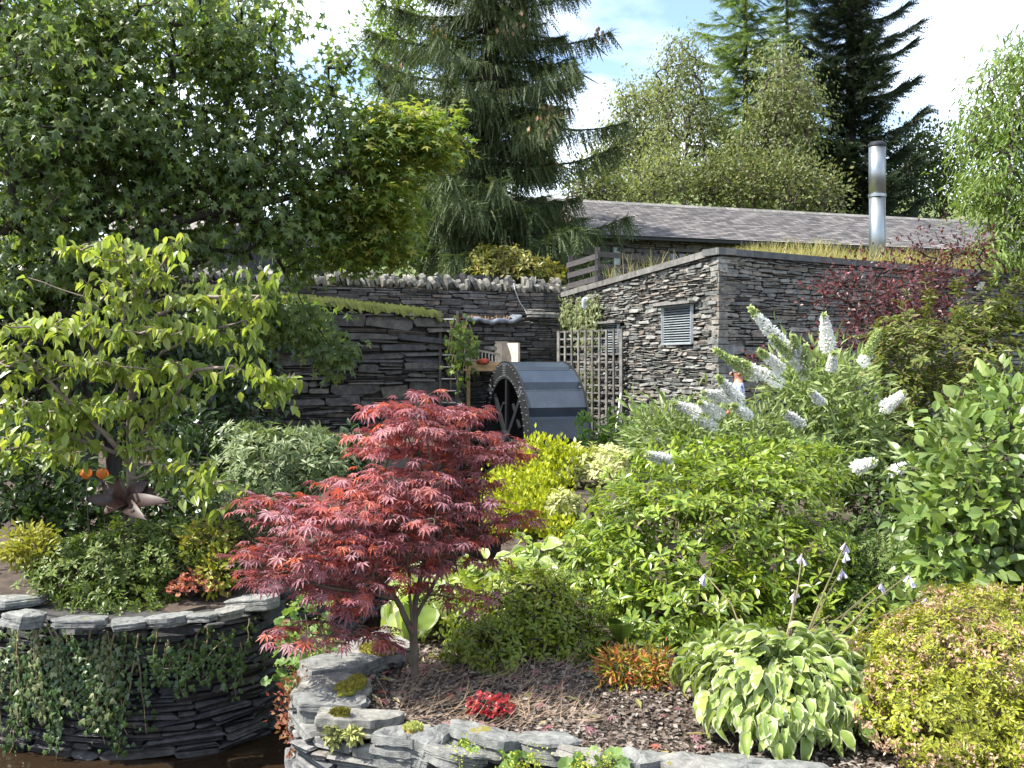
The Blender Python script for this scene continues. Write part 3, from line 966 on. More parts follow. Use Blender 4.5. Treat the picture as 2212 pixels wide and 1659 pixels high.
g.build('render_panel', M_PANEL, wr)
g = Geo(); g.bar(W(1072, 763, 20.45), W(1121, 763, 19.95), .06, .42); g.build('sun_facing_board', M_PANEL, wr)  # added board, turned to the sun to brighten the pale opening
g = Geo(); g.box(REC.map(np.array((s0 + s1) / 2), np.array(.0), np.array(z1 + .05)), (.95, .14, .07), np.array(Matrix.Rotation(math.atan2(1.13, 2.2), 3, 'Z')))
g.build('lintel', M_SLATE_DARK, wr)
rock('loose_stone', wr, M_COPE_PALE, REC.map(np.array(.72), np.array(.10), np.array(1.86)), (.30, .2, .10), .4, 71)

# moss and turf along the ledge
M_MOSS = m_leaf('moss', [(.04, .05, .012), (.06, .065, .014), (.08, .075, .018)], .0, .95, spec=.1)
M_DRYGRASS = m_leaf('dry grass', [(.42, .35, .15), (.34, .32, .11), (.24, .28, .08), (.50, .43, .23), (.36, .26, .14)], .4, .6)
M_TURFGRASS = m_leaf('turf grass', [(.05, .07, .014), (.07, .085, .018), (.11, .105, .028)], .4, .6)
n = 260; mrows = 7
sg = np.linspace(2.8, RET.L - .35, n)
V = []
rr = np.random.default_rng(9)
for q in range(mrows):
    f = q / (mrows - 1)
    edge = (.05 + .05 * np.abs(np.sin(sg * 5.1) + .6 * np.sin(sg * 13.3) + .5 * np.sin(sg * 31))) * (1 if q == 0 else 0)
    zz = np.array([ret_top(x) for x in sg]) + .03 + .10 * math.sin(math.pi * min(1, f * 1.2 + .1)) - edge + .018 * rr.normal(size=n) + .25 * f * f
    V.append(RET.map(sg, .09 - f * 1.35 + .012 * rr.normal(size=n) + 0 * sg, zz))
V = np.concatenate(V)
i_, q_ = np.meshgrid(np.arange(n - 1), np.arange(mrows - 1), indexing='ij')
mo = mesh('moss', V, np.stack([q_ * n + i_, q_ * n + i_ + 1, (q_ + 1) * n + i_ + 1, (q_ + 1) * n + i_], -1).reshape(-1, 4), [M_MOSS], smooth=True)
tag(link('moss_ledge', mo), 'yellow green moss and turf on top of the retaining wall', 'moss', kind='stuff')

def grass_field(name, label, P, size, mats, seed, lean=.35, tmpl='blade', bias=(0, 0, 0)):
    r = np.random.default_rng(seed)
    root = thing(name, label, 'grass', P.mean(0) * np.array([1, 1, 0]) + np.array([0, 0, P[:, 2].min()]))
    root['kind'] = 'stuff'
    L_ = Leaves()
    d = jit(np.tile(UP + np.array(bias), (len(P), 1)), lean, r)
    d[:, 2] = np.abs(d[:, 2])
    L_.add(P, d, r.normal(size=P.shape), size * r.uniform(.35, 1.2, len(P)))
    L_.build(root, tmpl, mats, rest='grass_blades')
    return root
sg = rr.uniform(3.0, RET.L - .5, 7000); off = rr.random(7000) ** 1.6 - .04
P = RET.map(sg, .05 - off * 1.1, np.array([ret_top(x) for x in sg]) + .05 + .1 * off)
grass_field('ledge_grass', 'short green grass growing on the mossy wall ledge', P, .13, M_TURFGRASS, 3, .6)

# ------------------------------------------------------------------ outbuilding with turf roof
ob = thing('stone_outbuilding', 'slate stone outbuilding with a louvred vent and grassy turf roof', 'building', (3.44, 16, -.3))
PL = Path([tuple(BL), tuple(BC)], False)       # lit face, from the boundary wall to the corner
PR = Path([tuple(BC), tuple(BR)], False)       # shaded face
def top_l(s): return 3.02 + .34 * s / PL.L
def top_r(s): return 3.36 - .0 * s
PLc = Path([tuple(BL), tuple(BC + (BL - BC) / PL.L * .30)], False); PRc = Path([tuple(BC + (BR - BC) / PR.L * .30), tuple(BR)], False)
wl_ = wall_core(ob, PLc, -.4, top_l, .25, -.05, 'side_wall')
wr_ = wall_core(ob, PRc, -.4, top_r, .25, -.05, 'front_wall')
def s_at(path, px, lo=0):
    ss = np.linspace(0, path.L, 2000); p, _, _ = path.at(ss)
    return float(ss[np.argmin(np.abs(CX + F_PX * p[:, 0] / p[:, 1] - px))])
def z_at(path, s, py):
    p, _, _ = path.at(np.array([s])); return EYE + (HZ - py) / F_PX * p[0, 1]
va, vb = s_at(PL, 1436), s_at(PL, 1499)
vz0, vz1 = z_at(PL, (va + vb) / 2, 742), z_at(PL, (va + vb) / 2, 662)
ua, ub = s_at(PL, 1302), s_at(PL, 1340)
uz0, uz1 = z_at(PL, (ua + ub) / 2, 765), z_at(PL, (ua + ub) / 2, 702)
stone_wall(wl_, PL, -.4, top_l, (.03, .095), (.09, .34), M_SLATE_BUILDING, 31, depth=.06, proud=.06, gap=.006, nparts=300, wav=.022, tilt=.05, big=.08, holes=[(va, vb, vz0, vz1), (ua, ub, uz0, uz1)])
stone_wall(wr_, PR, -.4, top_r, (.03, .095), (.10, .44), M_SLATE_BUILDING, 32, depth=.06, proud=.05, gap=.006, nparts=300, wav=.016, tilt=.03, big=.06)
# quoins at the corner
rr = np.random.default_rng(77)
z = -.35; kq = 0
while z < 3.28:
    h = rr.uniform(.07, .14); ln = rr.uniform(.26, .46); sd = kq % 2
    d1 = nrmz(np.append(BL - BC, 0)); d2 = nrmz(np.append(BR - BC, 0))
    a_, b_ = (ln, .20) if sd else (.20, ln)
    o1 = np.array([*BC, 0]) - (d1 + d2) * rr.uniform(.02, .045)
    poly = np.array([o1, o1 + d1 * a_, o1 + d1 * a_ + d2 * b_, o1 + d2 * b_]) + rr.normal(0, .006, (4, 3)) * np.array([1, 1, 0])
    V = np.concatenate([poly + UP * z, poly + UP * (z + h - .012)])
    link('quoin', mesh('quoin', V - base_of(wl_), np.array([[0, 1, 5, 4], [3, 0, 4, 7], [1, 2, 6, 5], [2, 3, 7, 6], [4, 5, 6, 7]])[:, ::-1], [M_SLATE_BUILDING]), wl_)
    z += h; kq += 1
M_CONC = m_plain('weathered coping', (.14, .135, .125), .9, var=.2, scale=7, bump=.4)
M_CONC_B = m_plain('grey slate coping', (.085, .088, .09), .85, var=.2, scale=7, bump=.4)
def coping_run(path, top, n, mat, over=.09, th=.11):
    e = np.linspace(-.10, path.L + .08, n + 1)
    for i in range(n):
        a, c_ = e[i] + .004, e[i + 1] - .004
        q = [a, c_, c_, a]
        V = []
        for zz in (0, th):
            for s_, cc in zip(q, (over, over, -.30, -.30)):
                V.append(path.map(np.array(np.clip(s_, 0, path.L)), np.array(cc), np.array(top(s_) + zz)) + np.append((s_ - np.clip(s_, 0, path.L)) * path.at(np.array(.5 * path.L))[1], 0))
        V = np.array(V)
        link('coping_slab', mesh('coping_slab', V - base_of(ob), np.array([[0, 1, 5, 4], [1, 2, 6, 5], [2, 3, 7, 6], [3, 0, 4, 7], [4, 5, 6, 7], [3, 2, 1, 0]]), [mat]), ob)
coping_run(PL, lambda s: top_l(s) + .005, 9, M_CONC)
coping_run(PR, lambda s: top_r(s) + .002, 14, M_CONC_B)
# louvred vents
M_LOUV = m_plain('louvre metal', (.34, .38, .40), .45, metal=.3, var=.08)
M_DARKIN = m_plain('blackened vent backing', (.012, .012, .013), .9)  # near-black sheet colour standing in for the shade inside the vents
def louvre(a, b_, z0, z1, n, nm):
    vo = None
    g = Geo(); g.add(PL.map(np.array([a, b_, b_, a]), np.full(4, -.03), np.array([z0, z0, z1, z1])), np.array([[0, 1, 2, 3]]))
    vo = g.build(nm, M_DARKIN, ob)
    for i in range(n):
        zc = z0 + (i + .5) * (z1 - z0) / n; hh = (z1 - z0) / n
        V = PL.map(np.array([a, b_, b_, a, a, b_, b_, a]), np.array([.05, .05, -.01, -.01] * 2), np.array([zc - .42 * hh, zc - .42 * hh, zc + .25 * hh, zc + .25 * hh, zc - .30 * hh, zc - .30 * hh, zc + .37 * hh, zc + .37 * hh]))
        link('slat', mesh('slat', V - base_of(vo), np.array([[0, 1, 5, 4], [4, 5, 6, 7], [1, 2, 6, 5], [3, 0, 4, 7], [2, 3, 7, 6]]), [M_LOUV]), vo)
    for s_ in (a, b_):
        g = Geo(); g.bar(PL.map(np.array(s_), np.array(.045), np.array(z0 - .02)), PL.map(np.array(s_), np.array(.045), np.array(z1 + .02)), .05, .05, (1, 0, 0))
        g.build('frame', M_LOUV, vo)
    for z_ in (z0 - .005, z1 + .005):
        g = Geo(); g.bar(PL.map(np.array(a - .03), np.array(.047), np.array(z_)), PL.map(np.array(b_ + .03), np.array(.047), np.array(z_)), .05, .03)
        g.build('frame', M_LOUV, vo)
    return vo
louvre(va, vb, vz0, vz1, 15, 'louvre_vent')
louvre(ua, ub, uz0, uz1, 12, 'louvre_vent')
for a, b_, z_ in ((va - .08, vb + .12, vz1 + .05), (ua - .08, ub + .10, uz1 + .05)):
    g = Geo(); g.bar(PL.map(np.array(a), np.array(.07), np.array(z_)), PL.map(np.array(b_), np.array(.07), np.array(z_)), .22, .045)
    g.build('lintel', M_CONC, ob)
# turf roof: a shallow mound and long dry grass
u, v = np.meshgrid(np.linspace(0, 1, 30), np.linspace(0, 1, 20), indexing='ij')
A_, B_, C_, D_ = BL + [.3, .1], BC + [.05, .35], BR + [0, .3], np.array([9, 27.0])
Q = (A_[None, None] * ((1 - u) * v)[..., None] + B_[None, None] * ((1 - u) * (1 - v))[..., None] + C_[None, None] * (u * (1 - v))[..., None] + D_[None, None] * (u * v)[..., None])
Zt = 3.40 + .10 * np.sin(math.pi * v) + .03 * np.sin(u * 23) * np.sin(v * 17) - .36 * (1 - u) * v
V = np.concatenate([Q, Zt[..., None]], -1).reshape(-1, 3)
i_, j_ = np.meshgrid(np.arange(29), np.arange(19), indexing='ij')
M_TURF = m_plain('turf roof', (.16, .15, .05), .95, var=.3, scale=9, bump=.8)
link('turf_roof', mesh('turf_roof', V - base_of(ob), np.stack([i_ * 20 + j_, (i_ + 1) * 20 + j_, (i_ + 1) * 20 + j_ + 1, i_ * 20 + j_ + 1], -1).reshape(-1, 4), [M_TURF], smooth=True), ob)
rr = np.random.default_rng(15)
uu, vv = rr.random(22000), rr.random(22000) ** 2.2
Pq = A_ * ((1 - uu) * vv)[:, None] + B_ * ((1 - uu) * (1 - vv))[:, None] + C_ * (uu * (1 - vv))[:, None] + D_ * (uu * vv)[:, None]
clump = .35 + .9 * np.clip(np.sin(uu * 31) * .5 + np.sin(uu * 13 + 1) * .5 + .45, 0, 1)
P = np.column_stack([Pq, 3.38 + .08 * np.sin(math.pi * vv) - .36 * (1 - uu) * vv])
keep = rr.random(len(P)) < clump
grass_field('roof_grass', 'long dry yellow grass growing on the turf roof', P[keep], (.18 + .32 * np.clip((uu - .04) / .12, 0, 1))[keep], M_DRYGRASS, 16, .30)

# steel flue
M_STEEL = m_plain('stainless steel', (.28, .31, .33), .40, metal=.9, var=.05, scale=3)
M_DARKMETAL = m_plain('dark metal', (.03, .032, .035), .5, metal=.6)
fl = thing('chimney_flue', 'shiny stainless steel chimney flue standing on the turf roof', 'chimney', W(1895, 545, 19.3) * np.array([1, 1, 0]) + np.array([0, 0, 3.35]))
fx, fy = fl.location.x, fl.location.y
def ring(z0, z1, r, sides=40):
    g = Geo(); g.tube([(fx, fy, z0), (fx, fy, z1)], [r, r], sides); return g
rz = lambda py: EYE + (HZ - py) / F_PX * fy
ring(3.3, rz(422), .158).build('lower_section', M_STEEL, fl, True)
ring(rz(424), rz(318), .163).build('upper_section', M_STEEL, fl, True)
ring(rz(426), rz(420), .172).build('joint_band', M_STEEL, fl)
g = Geo(); g.tube([(fx, fy, rz(319)), (fx, fy, rz(316)), (fx, fy, rz(311)), (fx, fy, rz(307))], [.15, .178, .175, .12], 40); g.build('cap', M_DARKMETAL, fl)

# flood light and sockets on the shaded face
sfl = s_at(PR, 2105)
flt = thing('flood_light', 'white square floodlight fixed high on the shaded stone face', 'lamp', PR.map(np.array(sfl), np.array(.1), np.array(z_at(PR, sfl, 617))))
M_WHITE = m_plain('white plastic', (.72, .72, .70), .4, var=.04)
c = np.array(flt.location); _, t_, n_ = PR.at(np.array([sfl])); t3, n3 = np.append(t_[0], 0), np.append(n_[0], 0)
Rf = np.stack([t3, nrmz(n3 - UP * .45), nrmz(np.cross(t3, n3 - UP * .45))], 1)
g = Geo(); g.box(c, (.25, .07, .21), Rf); g.build('housing', M_DARKMETAL, flt)
g = Geo(); g.box(c + Rf[:, 1] * .037, (.20, .012, .17), Rf); g.build('glass', M_WHITE, flt)
g = Geo(); g.bar(c, c - n3 * .14, .05, .05); g.build('bracket', M_DARKMETAL, flt)
for px in (2170, 2188):
    s_ = s_at(PR, px)
    sk = thing('socket_box', ['small white outdoor socket box on the shaded stone face, nearer the corner', 'small white outdoor socket box on the shaded stone face, farther from the corner'][px > 2180], 'socket', PR.map(np.array(s_), np.array(.09), np.array(z_at(PR, s_, 691))), 'outdoor sockets on the stone face')
    c = np.array(sk.location)
    g = Geo(); g.box(c, (.11, .08, .15), np.stack([t3, n3, UP], 1)); g.build('body', M_WHITE, sk)
    g = Geo(); g.box(c + n3 * .045, (.08, .02, .11), np.stack([t3, n3, UP], 1)); g.build('lid', m_plain('grey lid', (.5, .5, .5), .4), sk)

# ------------------------------------------------------------------ long slate-roofed building
lb = thing('slate_roofed_house', 'long low stone house with a grey slate roof behind the turf roof', 'house', (2, 29, 3))
e0, e1 = np.array([.9, 28.56]), np.array([21.0, 34.9])
PF = Path([tuple(e0 + np.array([-.0, .35])), tuple(e1 + np.array([0, .35]))], False)
ze = 5.50
fw = wall_core(lb, PF, 2.6, ze, .35, -.06, 'front_wall')
wins = [(s_at(PF, 1446), s_at(PF, 1504), 4.2, 5.02), (s_at(PF, 1302), s_at(PF, 1345), 4.0, 5.15)]
stone_wall(fw, PF, 3.0, ze - .05, (.06, .17), (.2, .7), M_SLATE_BACK, 41, depth=.06, proud=.05, gap=.008, nparts=300, wav=.02, holes=wins)
td = nrmz(e1 - e0); nd = np.array([-td[1], td[0]])
def rp(s, back, z): return np.array([*(e0 + td * s + nd * back), z])
Lr = np.linalg.norm(e1 - e0)
m, nt, N, L, b = new_mat('roof slates')
g_ = N.new('ShaderNodeNewGeometry'); tcn = N.new('ShaderNodeTexCoord')
br = N.new('ShaderNodeTexBrick')
br.inputs['Scale'].default_value = 1.0
br.inputs['Brick Width'].default_value = .26; br.inputs['Row Height'].default_value = .1312
br.inputs['Mortar Size'].default_value = .008; br.inputs['Bias'].default_value = 0
br.inputs['Color1'].default_value = (.11, .105, .108, 1); br.inputs['Color2'].default_value = (.33, .31, .305, 1); br.inputs['Mortar'].default_value = (.03, .03, .03, 1)
L.new(tcn.outputs['UV'], br.inputs['Vector'])
nn = noise_tex(nt, g_.outputs['Position'], 1.3, 8, .7)
cc = mixc(nt, 1.0, br.outputs['Color'], ramp(nt, nn, [(.7, .7, .72), (1.45, 1.4, 1.35)], pos=[.35, .65]), 'MULTIPLY')
L.new(cc, b.inputs['Base Color']); b.inputs['Roughness'].default_value = .75
bp = N.new('ShaderNodeBump'); bp.inputs['Strength'].default_value = .9; bp.inputs['Distance'].default_value = .03
L.new(br.outputs['Fac'], bp.inputs['Height']); bp.invert = True; L.new(bp.outputs[0], b.inputs['Normal'])
M_ROOF = m
# slate courses as real lapped strips
rows = 26; zr, back = 6.90, 2.75
slope = 26 * .1312
V, Fq, UVs = [], [], []
for i in range(rows):
    f0, f1 = i / rows, (i + 1.25) / rows
    lift = .028
    k = len(V)
    for s_, f, up_ in ((-.35, f0, lift), (Lr, f0, lift), (Lr, f1, 0), (-.35, f1, 0), (-.35, f0, 0), (Lr, f0, 0)):
        V.append(rp(s_, -.30 + f * (back + .30), ze - .12 + f * (zr - ze + .12) + up_)); UVs.append((s_ + (i % 2) * .13, (f * slope if f != f1 else f1 * slope) ))
    Fq += [(k, k + 1, k + 2, k + 3), (k + 4, k + 5, k + 1, k)]
me = mesh('roof', np.array(V) - base_of(lb), np.array(Fq), [M_ROOF])
uvl = me.uv_layers.new(name='UVMap')
vi = np.zeros(len(me.loops), np.int32); me.loops.foreach_get('vertex_index', vi)
uvl.data.foreach_set('uv', np.array(UVs)[vi].astype(np.float32).ravel())
ro = link('roof', me, lb)
g = Geo(); g.add(np.array([rp(-.35, back - .05, zr + .0), rp(Lr, back - .05, zr), rp(Lr, 2 * back, ze), rp(-.35, 2 * back, ze), rp(-.35, back, zr - .1), rp(Lr, back, zr - .1)]), np.array([[0, 1, 2, 3]])); g.build('rear_slope', M_ROOF, ro)
for i in range(40):
    a_, c_ = -.35 + i * (Lr + .35) / 40, -.35 + (i + 1) * (Lr + .35) / 40 - .01
    g = Geo()
    g.add(np.array([rp(a_, back - .17, zr - .06), rp(c_, back - .17, zr - .06), rp(c_, back, zr + .05), rp(a_, back, zr + .05), rp(c_, back + .17, zr - .06), rp(a_, back + .17, zr - .06)]), np.array([[0, 1, 2, 3], [3, 2, 4, 5]]))
    g.build('ridge_tile', M_CONC, ro)
g = Geo(); g.bar(rp(-.3, -.20, ze - .16), rp(Lr, -.20, ze - .16), .11, .09); g.build('gutter', M_DARKMETAL, lb)
g = Geo(); g.add(np.array([rp(0, .35, 2.6), rp(0, 2 * back, 2.6), rp(0, 2 * back, ze - .1), rp(0, back, zr - .12), rp(0, .35, ze - .1)]), np.array([[0, 1, 2, 3, 4]])); g.build('gable', M_SLATE_BACK, lb)
M_GLASS = m_plain('window glass', (.04, .05, .055), .06, var=.05, spec=.8)
M_GLASSPALE = m_plain('pale pane', (.36, .42, .45), .3, var=.05)  # flat paler colour for one pane in each window
M_FRAME = m_plain('dark window frame', (.025, .025, .028), .5)
for wi, (a, b_, z0, z1) in enumerate(wins):
    g = Geo(); g.add(PF.map(np.array([a, b_, b_, a]), np.full(4, -.04), np.array([z0, z0, z1, z1])), np.array([[0, 1, 2, 3]]))
    win = g.build('window', M_FRAME, lb)
    np_ = 3 if wi == 0 else 2
    for q in range(np_):
        x0, x1 = a + .05 + (b_ - a - .06) * q / np_, a + (b_ - a - .06) * (q + 1) / np_
        g = Geo(); g.add(PF.map(np.array([x0, x1, x1, x0]), np.full(4, -.025), np.array([z0 + .05, z0 + .05, z1 - .05, z1 - .05])), np.array([[0, 1, 2, 3]]))
        g.build('pane', M_GLASSPALE if (wi == 0 and q == 2) or (wi == 1 and q == 1) else M_GLASS, win)
    for q in range(np_ + 1):
        x0 = a + (b_ - a) * q / np_
        g = Geo(); g.bar(PF.map(np.array(x0), np.array(0.), np.array(z0)), PF.map(np.array(x0), np.array(0.), np.array(z1)), .06, .06, (1, 0, 0)); g.build('frame', M_FRAME, win)
    g = Geo(); g.bar(PF.map(np.array(a - .1), np.array(.02), np.array(z1 + .06)), PF.map(np.array(b_ + .1), np.array(.02), np.array(z1 + .06)), .16, .10); g.build('lintel', M_CONC_B, win)

# dark timber shed half hidden behind the big tree
sh = thing('timber_shed', 'dark boarded shed behind the upright coping stones', 'shed', (-6.5, 22, 2.9))
M_BOARD = m_plain('black stained board', (.022, .024, .03), .7, var=.25, scale=5, grain=(6, 6, .6))
for i in range(26):
    a = W(468, 570, 22)[0] + i * .118
    g = Geo(); g.box((a, 22 + .02 * (i % 2) + .10 * i * .118, 3.75), (.112, .03, 1.9)); g.build('board', M_BOARD, sh)
g = Geo(); sxl, sxr = W(448, 0, 22)[0], W(742, 0, 22.4)[0]
g.add(np.array([(sxl, 21.75, 4.62), (sxr, 22.0, 4.05), (sxr, 24.6, 4.35), (sxl, 24.4, 4.95), (sxl, 21.75, 4.70), (sxr, 22.0, 4.13), (sxr, 24.6, 4.43), (sxl, 24.4, 5.03)]), np.array([[0, 1, 5, 4], [1, 2, 6, 5], [2, 3, 7, 6], [3, 0, 4, 7], [4, 5, 6, 7], [3, 2, 1, 0]]))
g.build('roof', M_DARKMETAL, sh)
g = Geo(); g.box((W(690, 0, 22.1)[0], 22.15, 3.6), (.1, .1, 1.5)); g.build('post', M_BOARD, sh)
bn = thing('far_cottage', 'pale stone cottage roof glimpsed through the large dark tree', 'house', (-13, 34, 3.2))
g = Geo(); x0, x1 = W(235, 0, 34)[0], W(500, 0, 34)[0]
g.box(((x0 + x1) / 2, 36, 5.0), (x1 - x0, 4, 3.8)); g.build('wall', M_SLATE_BACK, bn)
M_ROOFPALE = m_plain('pale slate roof', (.24, .215, .21), .8, var=.2, scale=4, bump=.5)
g = Geo(); g.add(np.array([(x0 - .3, 33.6, 6.2), (x1 + .3, 33.6, 6.2), (x1 + .3, 36, 8.3), (x0 - .3, 36, 8.3), (x1 + .3, 38.4, 6.2), (x0 - .3, 38.4, 6.2)]), np.array([[0, 1, 2, 3], [3, 2, 4, 5]])); g.build('roof', M_ROOFPALE, bn)
g = Geo(); g.add(np.array([(x1, 34, 6.5), (x1, 38, 6.5), (x1, 36, 8.2)]), np.array([[0, 1, 2]])); g.build('gable', M_SLATE_BACK, bn)

# ------------------------------------------------------------------ fence on the ramp
M_FENCE = m_plain('dark stained rail', (.045, .04, .04), .75, var=.25, scale=8, grain=(1, 1, 6))
fe = thing('rail_fence', 'dark stained post and rail fence at the top of the stone wall', 'fence', (1.8, 20.3, 3.1))
posts = [(1233, 21.2, 553, 640), (1291, 20.25, 534, 628), (1446, 21.6, 556, 600)]
pp = []
for px, Y, y0, y1 in posts:
    a, c_ = W(px, y1, Y), W(px, y0, Y)
    g = Geo(); g.bar(a - np.array([0, 0, .1]), c_, .10, .10, (0, 1, 0)); g.build('post', M_FENCE, fe); pp.append((px, Y))
for (xa, Ya, ya), (xb, Yb, yb) in [((1225, 21.15, 574), (1292, 20.18, 553)), ((1227, 21.15, 596), (1292, 20.18, 578)), ((1227, 21.15, 619), (1292, 20.18, 601)), ((1240, 21.1, 636), (1292, 20.18, 623)),
                                    ((1289, 20.2, 548), (1447, 21.55, 563)), ((1289, 20.2, 575), (1447, 21.55, 585)), ((1289, 20.2, 602), (1447, 21.55, 607))]:
    g = Geo(); g.bar(W(xa, ya, Ya), W(xb, yb, Yb), .035, .115); g.build('rail', M_FENCE, fe)

# ------------------------------------------------------------------ waterwheel
WC = W(1091.5, 952, 18.0)
AX = nrmz(np.array([.954, .30, 0])); RD = np.array([-AX[1], AX[0], 0])       # axle and horizontal radius
R_O, R_I, WID = 1.49, 1.165, 1.13
ww = thing('waterwheel', 'dark blue steel overshot waterwheel with riveted rims', 'waterwheel', WC - np.array([0, 0, 1.55]))
def m_wheel(name, col, rough):
    m, nt, N, L, b = new_mat(name)
    g_ = N.new('ShaderNodeNewGeometry')
    n1 = noise_tex(nt, g_.outputs['Position'], 3, 6, .6)
    c = mixc(nt, 1.0, col, ramp(nt, n1, [(.75, .75, .78), (1.3, 1.28, 1.25)], pos=[.3, .7]), 'MULTIPLY')
    vo = N.new('ShaderNodeTexVoronoi'); vo.inputs['Scale'].default_value = 11; L.new(g_.outputs['Position'], vo.inputs['Vector'])
    sp = ramp(nt, vo.outputs['Distance'], [(1, 1, 1), (0, 0, 0)], pos=[.035, .06])
    c = mixc(nt, sp, c, (.35, .38, .40))
    L.new(c, b.inputs['Base Color']); b.inputs['Roughness'].default_value = rough
    b.inputs['Specular IOR Level'].default_value = .6
    return m
M_WHEEL = m_wheel('wheel paint', (.032, .045, .063), .30)
M_SHROUD = m_wheel('black wheel rim', (.004, .0045, .0055), .6)
M_ARM = m_plain('wheel arm paint', (.007, .008, .011), .55)
M_ZINC = m_plain('zinc bolt', (.42, .44, .46), .45, metal=.5)
def wp(ang, r, w):           # ang from the top, towards the camera side positive
    return WC + AX * w + r * (math.cos(ang) * UP - math.sin(ang) * RD)
NB = 16
for side, w0 in ((0, 0.0), (1, WID)):
    for q in range(8):       # rim segments
        n = 8
        a = np.linspace(q * math.pi / 4, (q + 1) * math.pi / 4, n + 1)
        V = [wp(x, r_, w0 + dw) for dw in (-.012, .012) for r_ in (R_O, R_I) for x in a]
        k = n + 1; i = np.arange(n)
        F = [np.stack([i, i + 1, k + i + 1, k + i], 1), np.stack([2 * k + i, 3 * k + i, 3 * k + i + 1, 2 * k + i + 1], 1), np.stack([i, 2 * k + i, 2 * k + i + 1, i + 1], 1), np.stack([k + i, k + i + 1, 3 * k + i + 1, 3 * k + i], 1)]
        g = Geo(); g.add(V, F); g.build('rim_segment', M_SHROUD, ww)
    g = Geo()
    for q in range(64):
        a = q * 2 * math.pi / 64
        for r_ in (R_O - .05, R_I + .05):
            g.tube([wp(a, r_, w0 - .012), wp(a, r_, w0 - .035)], [.007, .006], 6)
    for q in range(8):
        for r_ in np.linspace(R_I + .08, R_O - .08, 6):
            for da in (-.035, .035):
                g.tube([wp(q * math.pi / 4 + da, r_, w0 - .012), wp(q * math.pi / 4 + da, r_, w0 - .035)], [.007, .006], 6)
    g.build('bolts', M_ZINC, ww, kind='stuff')
    hub = Geo(); hub.tube([WC + AX * (w0 - .06), WC + AX * (w0 + .06)], [.20, .20], 24); hub.build('hub', M_ARM, ww)
    for q in range(8):
        a = q * math.pi / 4 + .02
        g = Geo(); g.bar(wp(a, .12, w0 + .03), wp(a, R_I + .06, w0 + .03), .10, .05, AX); g.build('spoke', M_ARM, ww)
    for q in range(4):
        a = q * math.pi / 2 + .4
        g = Geo(); g.bar(wp(a, .75, w0 + .06), wp(a + math.pi / 4, .75, w0 + .06), .05, .04, AX); g.build('brace', M_ARM, ww)
g = Geo(); g.tube([WC - AX * .45, WC + AX * (WID + .45)], [.07, .07], 20); g.build('axle', M_ARM, ww)
for q in range(NB):          # stepped bucket plates between the rims
    a0, a1 = q * 2 * math.pi / NB + .06, (q + 1) * 2 * math.pi / NB + .06
    ro0, ro1 = R_O - .012, R_O - .15
    prof = [(a0, ro0), (a0 + .62 * (a1 - a0), ro0 - .03), (a0 + .86 * (a1 - a0), ro1), (a1, ro1 - .005), (a1 + .015, ro0)]
    V = [wp(a, r_, w_) for (a, r_) in prof for w_ in (.014, WID - .014)]
    F = np.array([[2 * i, 2 * i + 2, 2 * i + 3, 2 * i + 1] for i in range(4)])
    V2 = [wp(a, r_ - .012, w_) for (a, r_) in prof for w_ in (.014, WID - .014)]
    g = Geo(); g.add(V, F); g.add(V2, F[:, ::-1])
    g.build('bucket_plate', M_WHEEL, ww)
g = Geo()
a = np.linspace(0, 2 * math.pi, 65); V = [wp(x, R_I + .01, w_) for x in a for w_ in (.014, WID - .014)]
g.add(V, np.array([[2 * i, 2 * i + 1, 2 * i + 3, 2 * i + 2] for i in range(64)])); g.build('sole_plate', M_SHROUD, ww)

# flume timbers
M_TIMBER = m_plain('new timber', (.42, .27, .13), .75, var=.15, scale=6, grain=(1, 1, 6))
fm = thing('timber_flume', 'new pale timber water launder above the wheel', 'launder', W(1010, 800, 19.3))
for nm, a, c_, w_, h_ in (('top_rail', W(1004, 785, 19.35), W(1206, 789, 20.1), .05, .055), ('side_board', W(1010, 792.5, 19.30), W(1088, 794, 19.6), .035, .10), ('bottom_rail', W(1000, 799, 19.25), W(1098, 800, 19.6), .06, .045), ('side_board', W(1010, 787, 19.8), W(1190, 790, 20.45), .035, .10), ('floor_board', W(1010, 799, 19.5), W(1100, 800, 19.85), .5, .03), ('strut', W(1012, 800, 19.3), W(1012, 1010, 19.3), .07, .07)):
    g = Geo(); g.bar(a, c_, w_, h_, (0, 0, 1) if nm != 'strut' else (0, 1, 0)); g.build(nm, M_TIMBER, fm)
# ladders
M_ALU = m_plain('ladder aluminium', (.45, .45, .43), .4, metal=.6)
la = thing('lying_ladder', 'aluminium ladder lying on its side in front of the pale opening', 'ladder', W(985, 775, 19.1))
ra, rb, rc, rd = W(985, 748, 19.1), W(1080, 766, 19.9), W(985, 774, 19.1), W(1080, 785, 19.9)
for p, q in ((ra, rb), (rc, rd)):
    g = Geo(); g.bar(p, q, .03, .045); g.build('side_rail', M_ALU, la)
for t in np.linspace(.02, .98, 13):
    g = Geo(); g.tube([ra + (rb - ra) * t, rc + (rd - rc) * t], [.014, .014], 8); g.build('rung', M_ALU, la)
rg = thing('red_rag', 'crumpled orange red rag lying on the timber launder', 'rag', W(1045, 782, 19.4))
rock('cloth', rg, m_plain('orange rag', (.55, .10, .05), .9), W(1045, 780, 19.42), (.26, .18, .10), .3, 91, rough=.16)
lv = thing('standing_ladder', 'weathered ladder standing upright against the end of the retaining wall', 'ladder', W(988, 960, 18.75))
M_OLDW = m_plain('weathered wood', (.07, .062, .05), .85, var=.2, scale=8, grain=(1, 1, 5))
for px in (951, 988):
    g = Geo(); g.bar(W(px, 985, 18.6), W(px, 672, 18.85), .05, .07, (0, 1, 0)); g.build('side_rail', M_OLDW, lv)
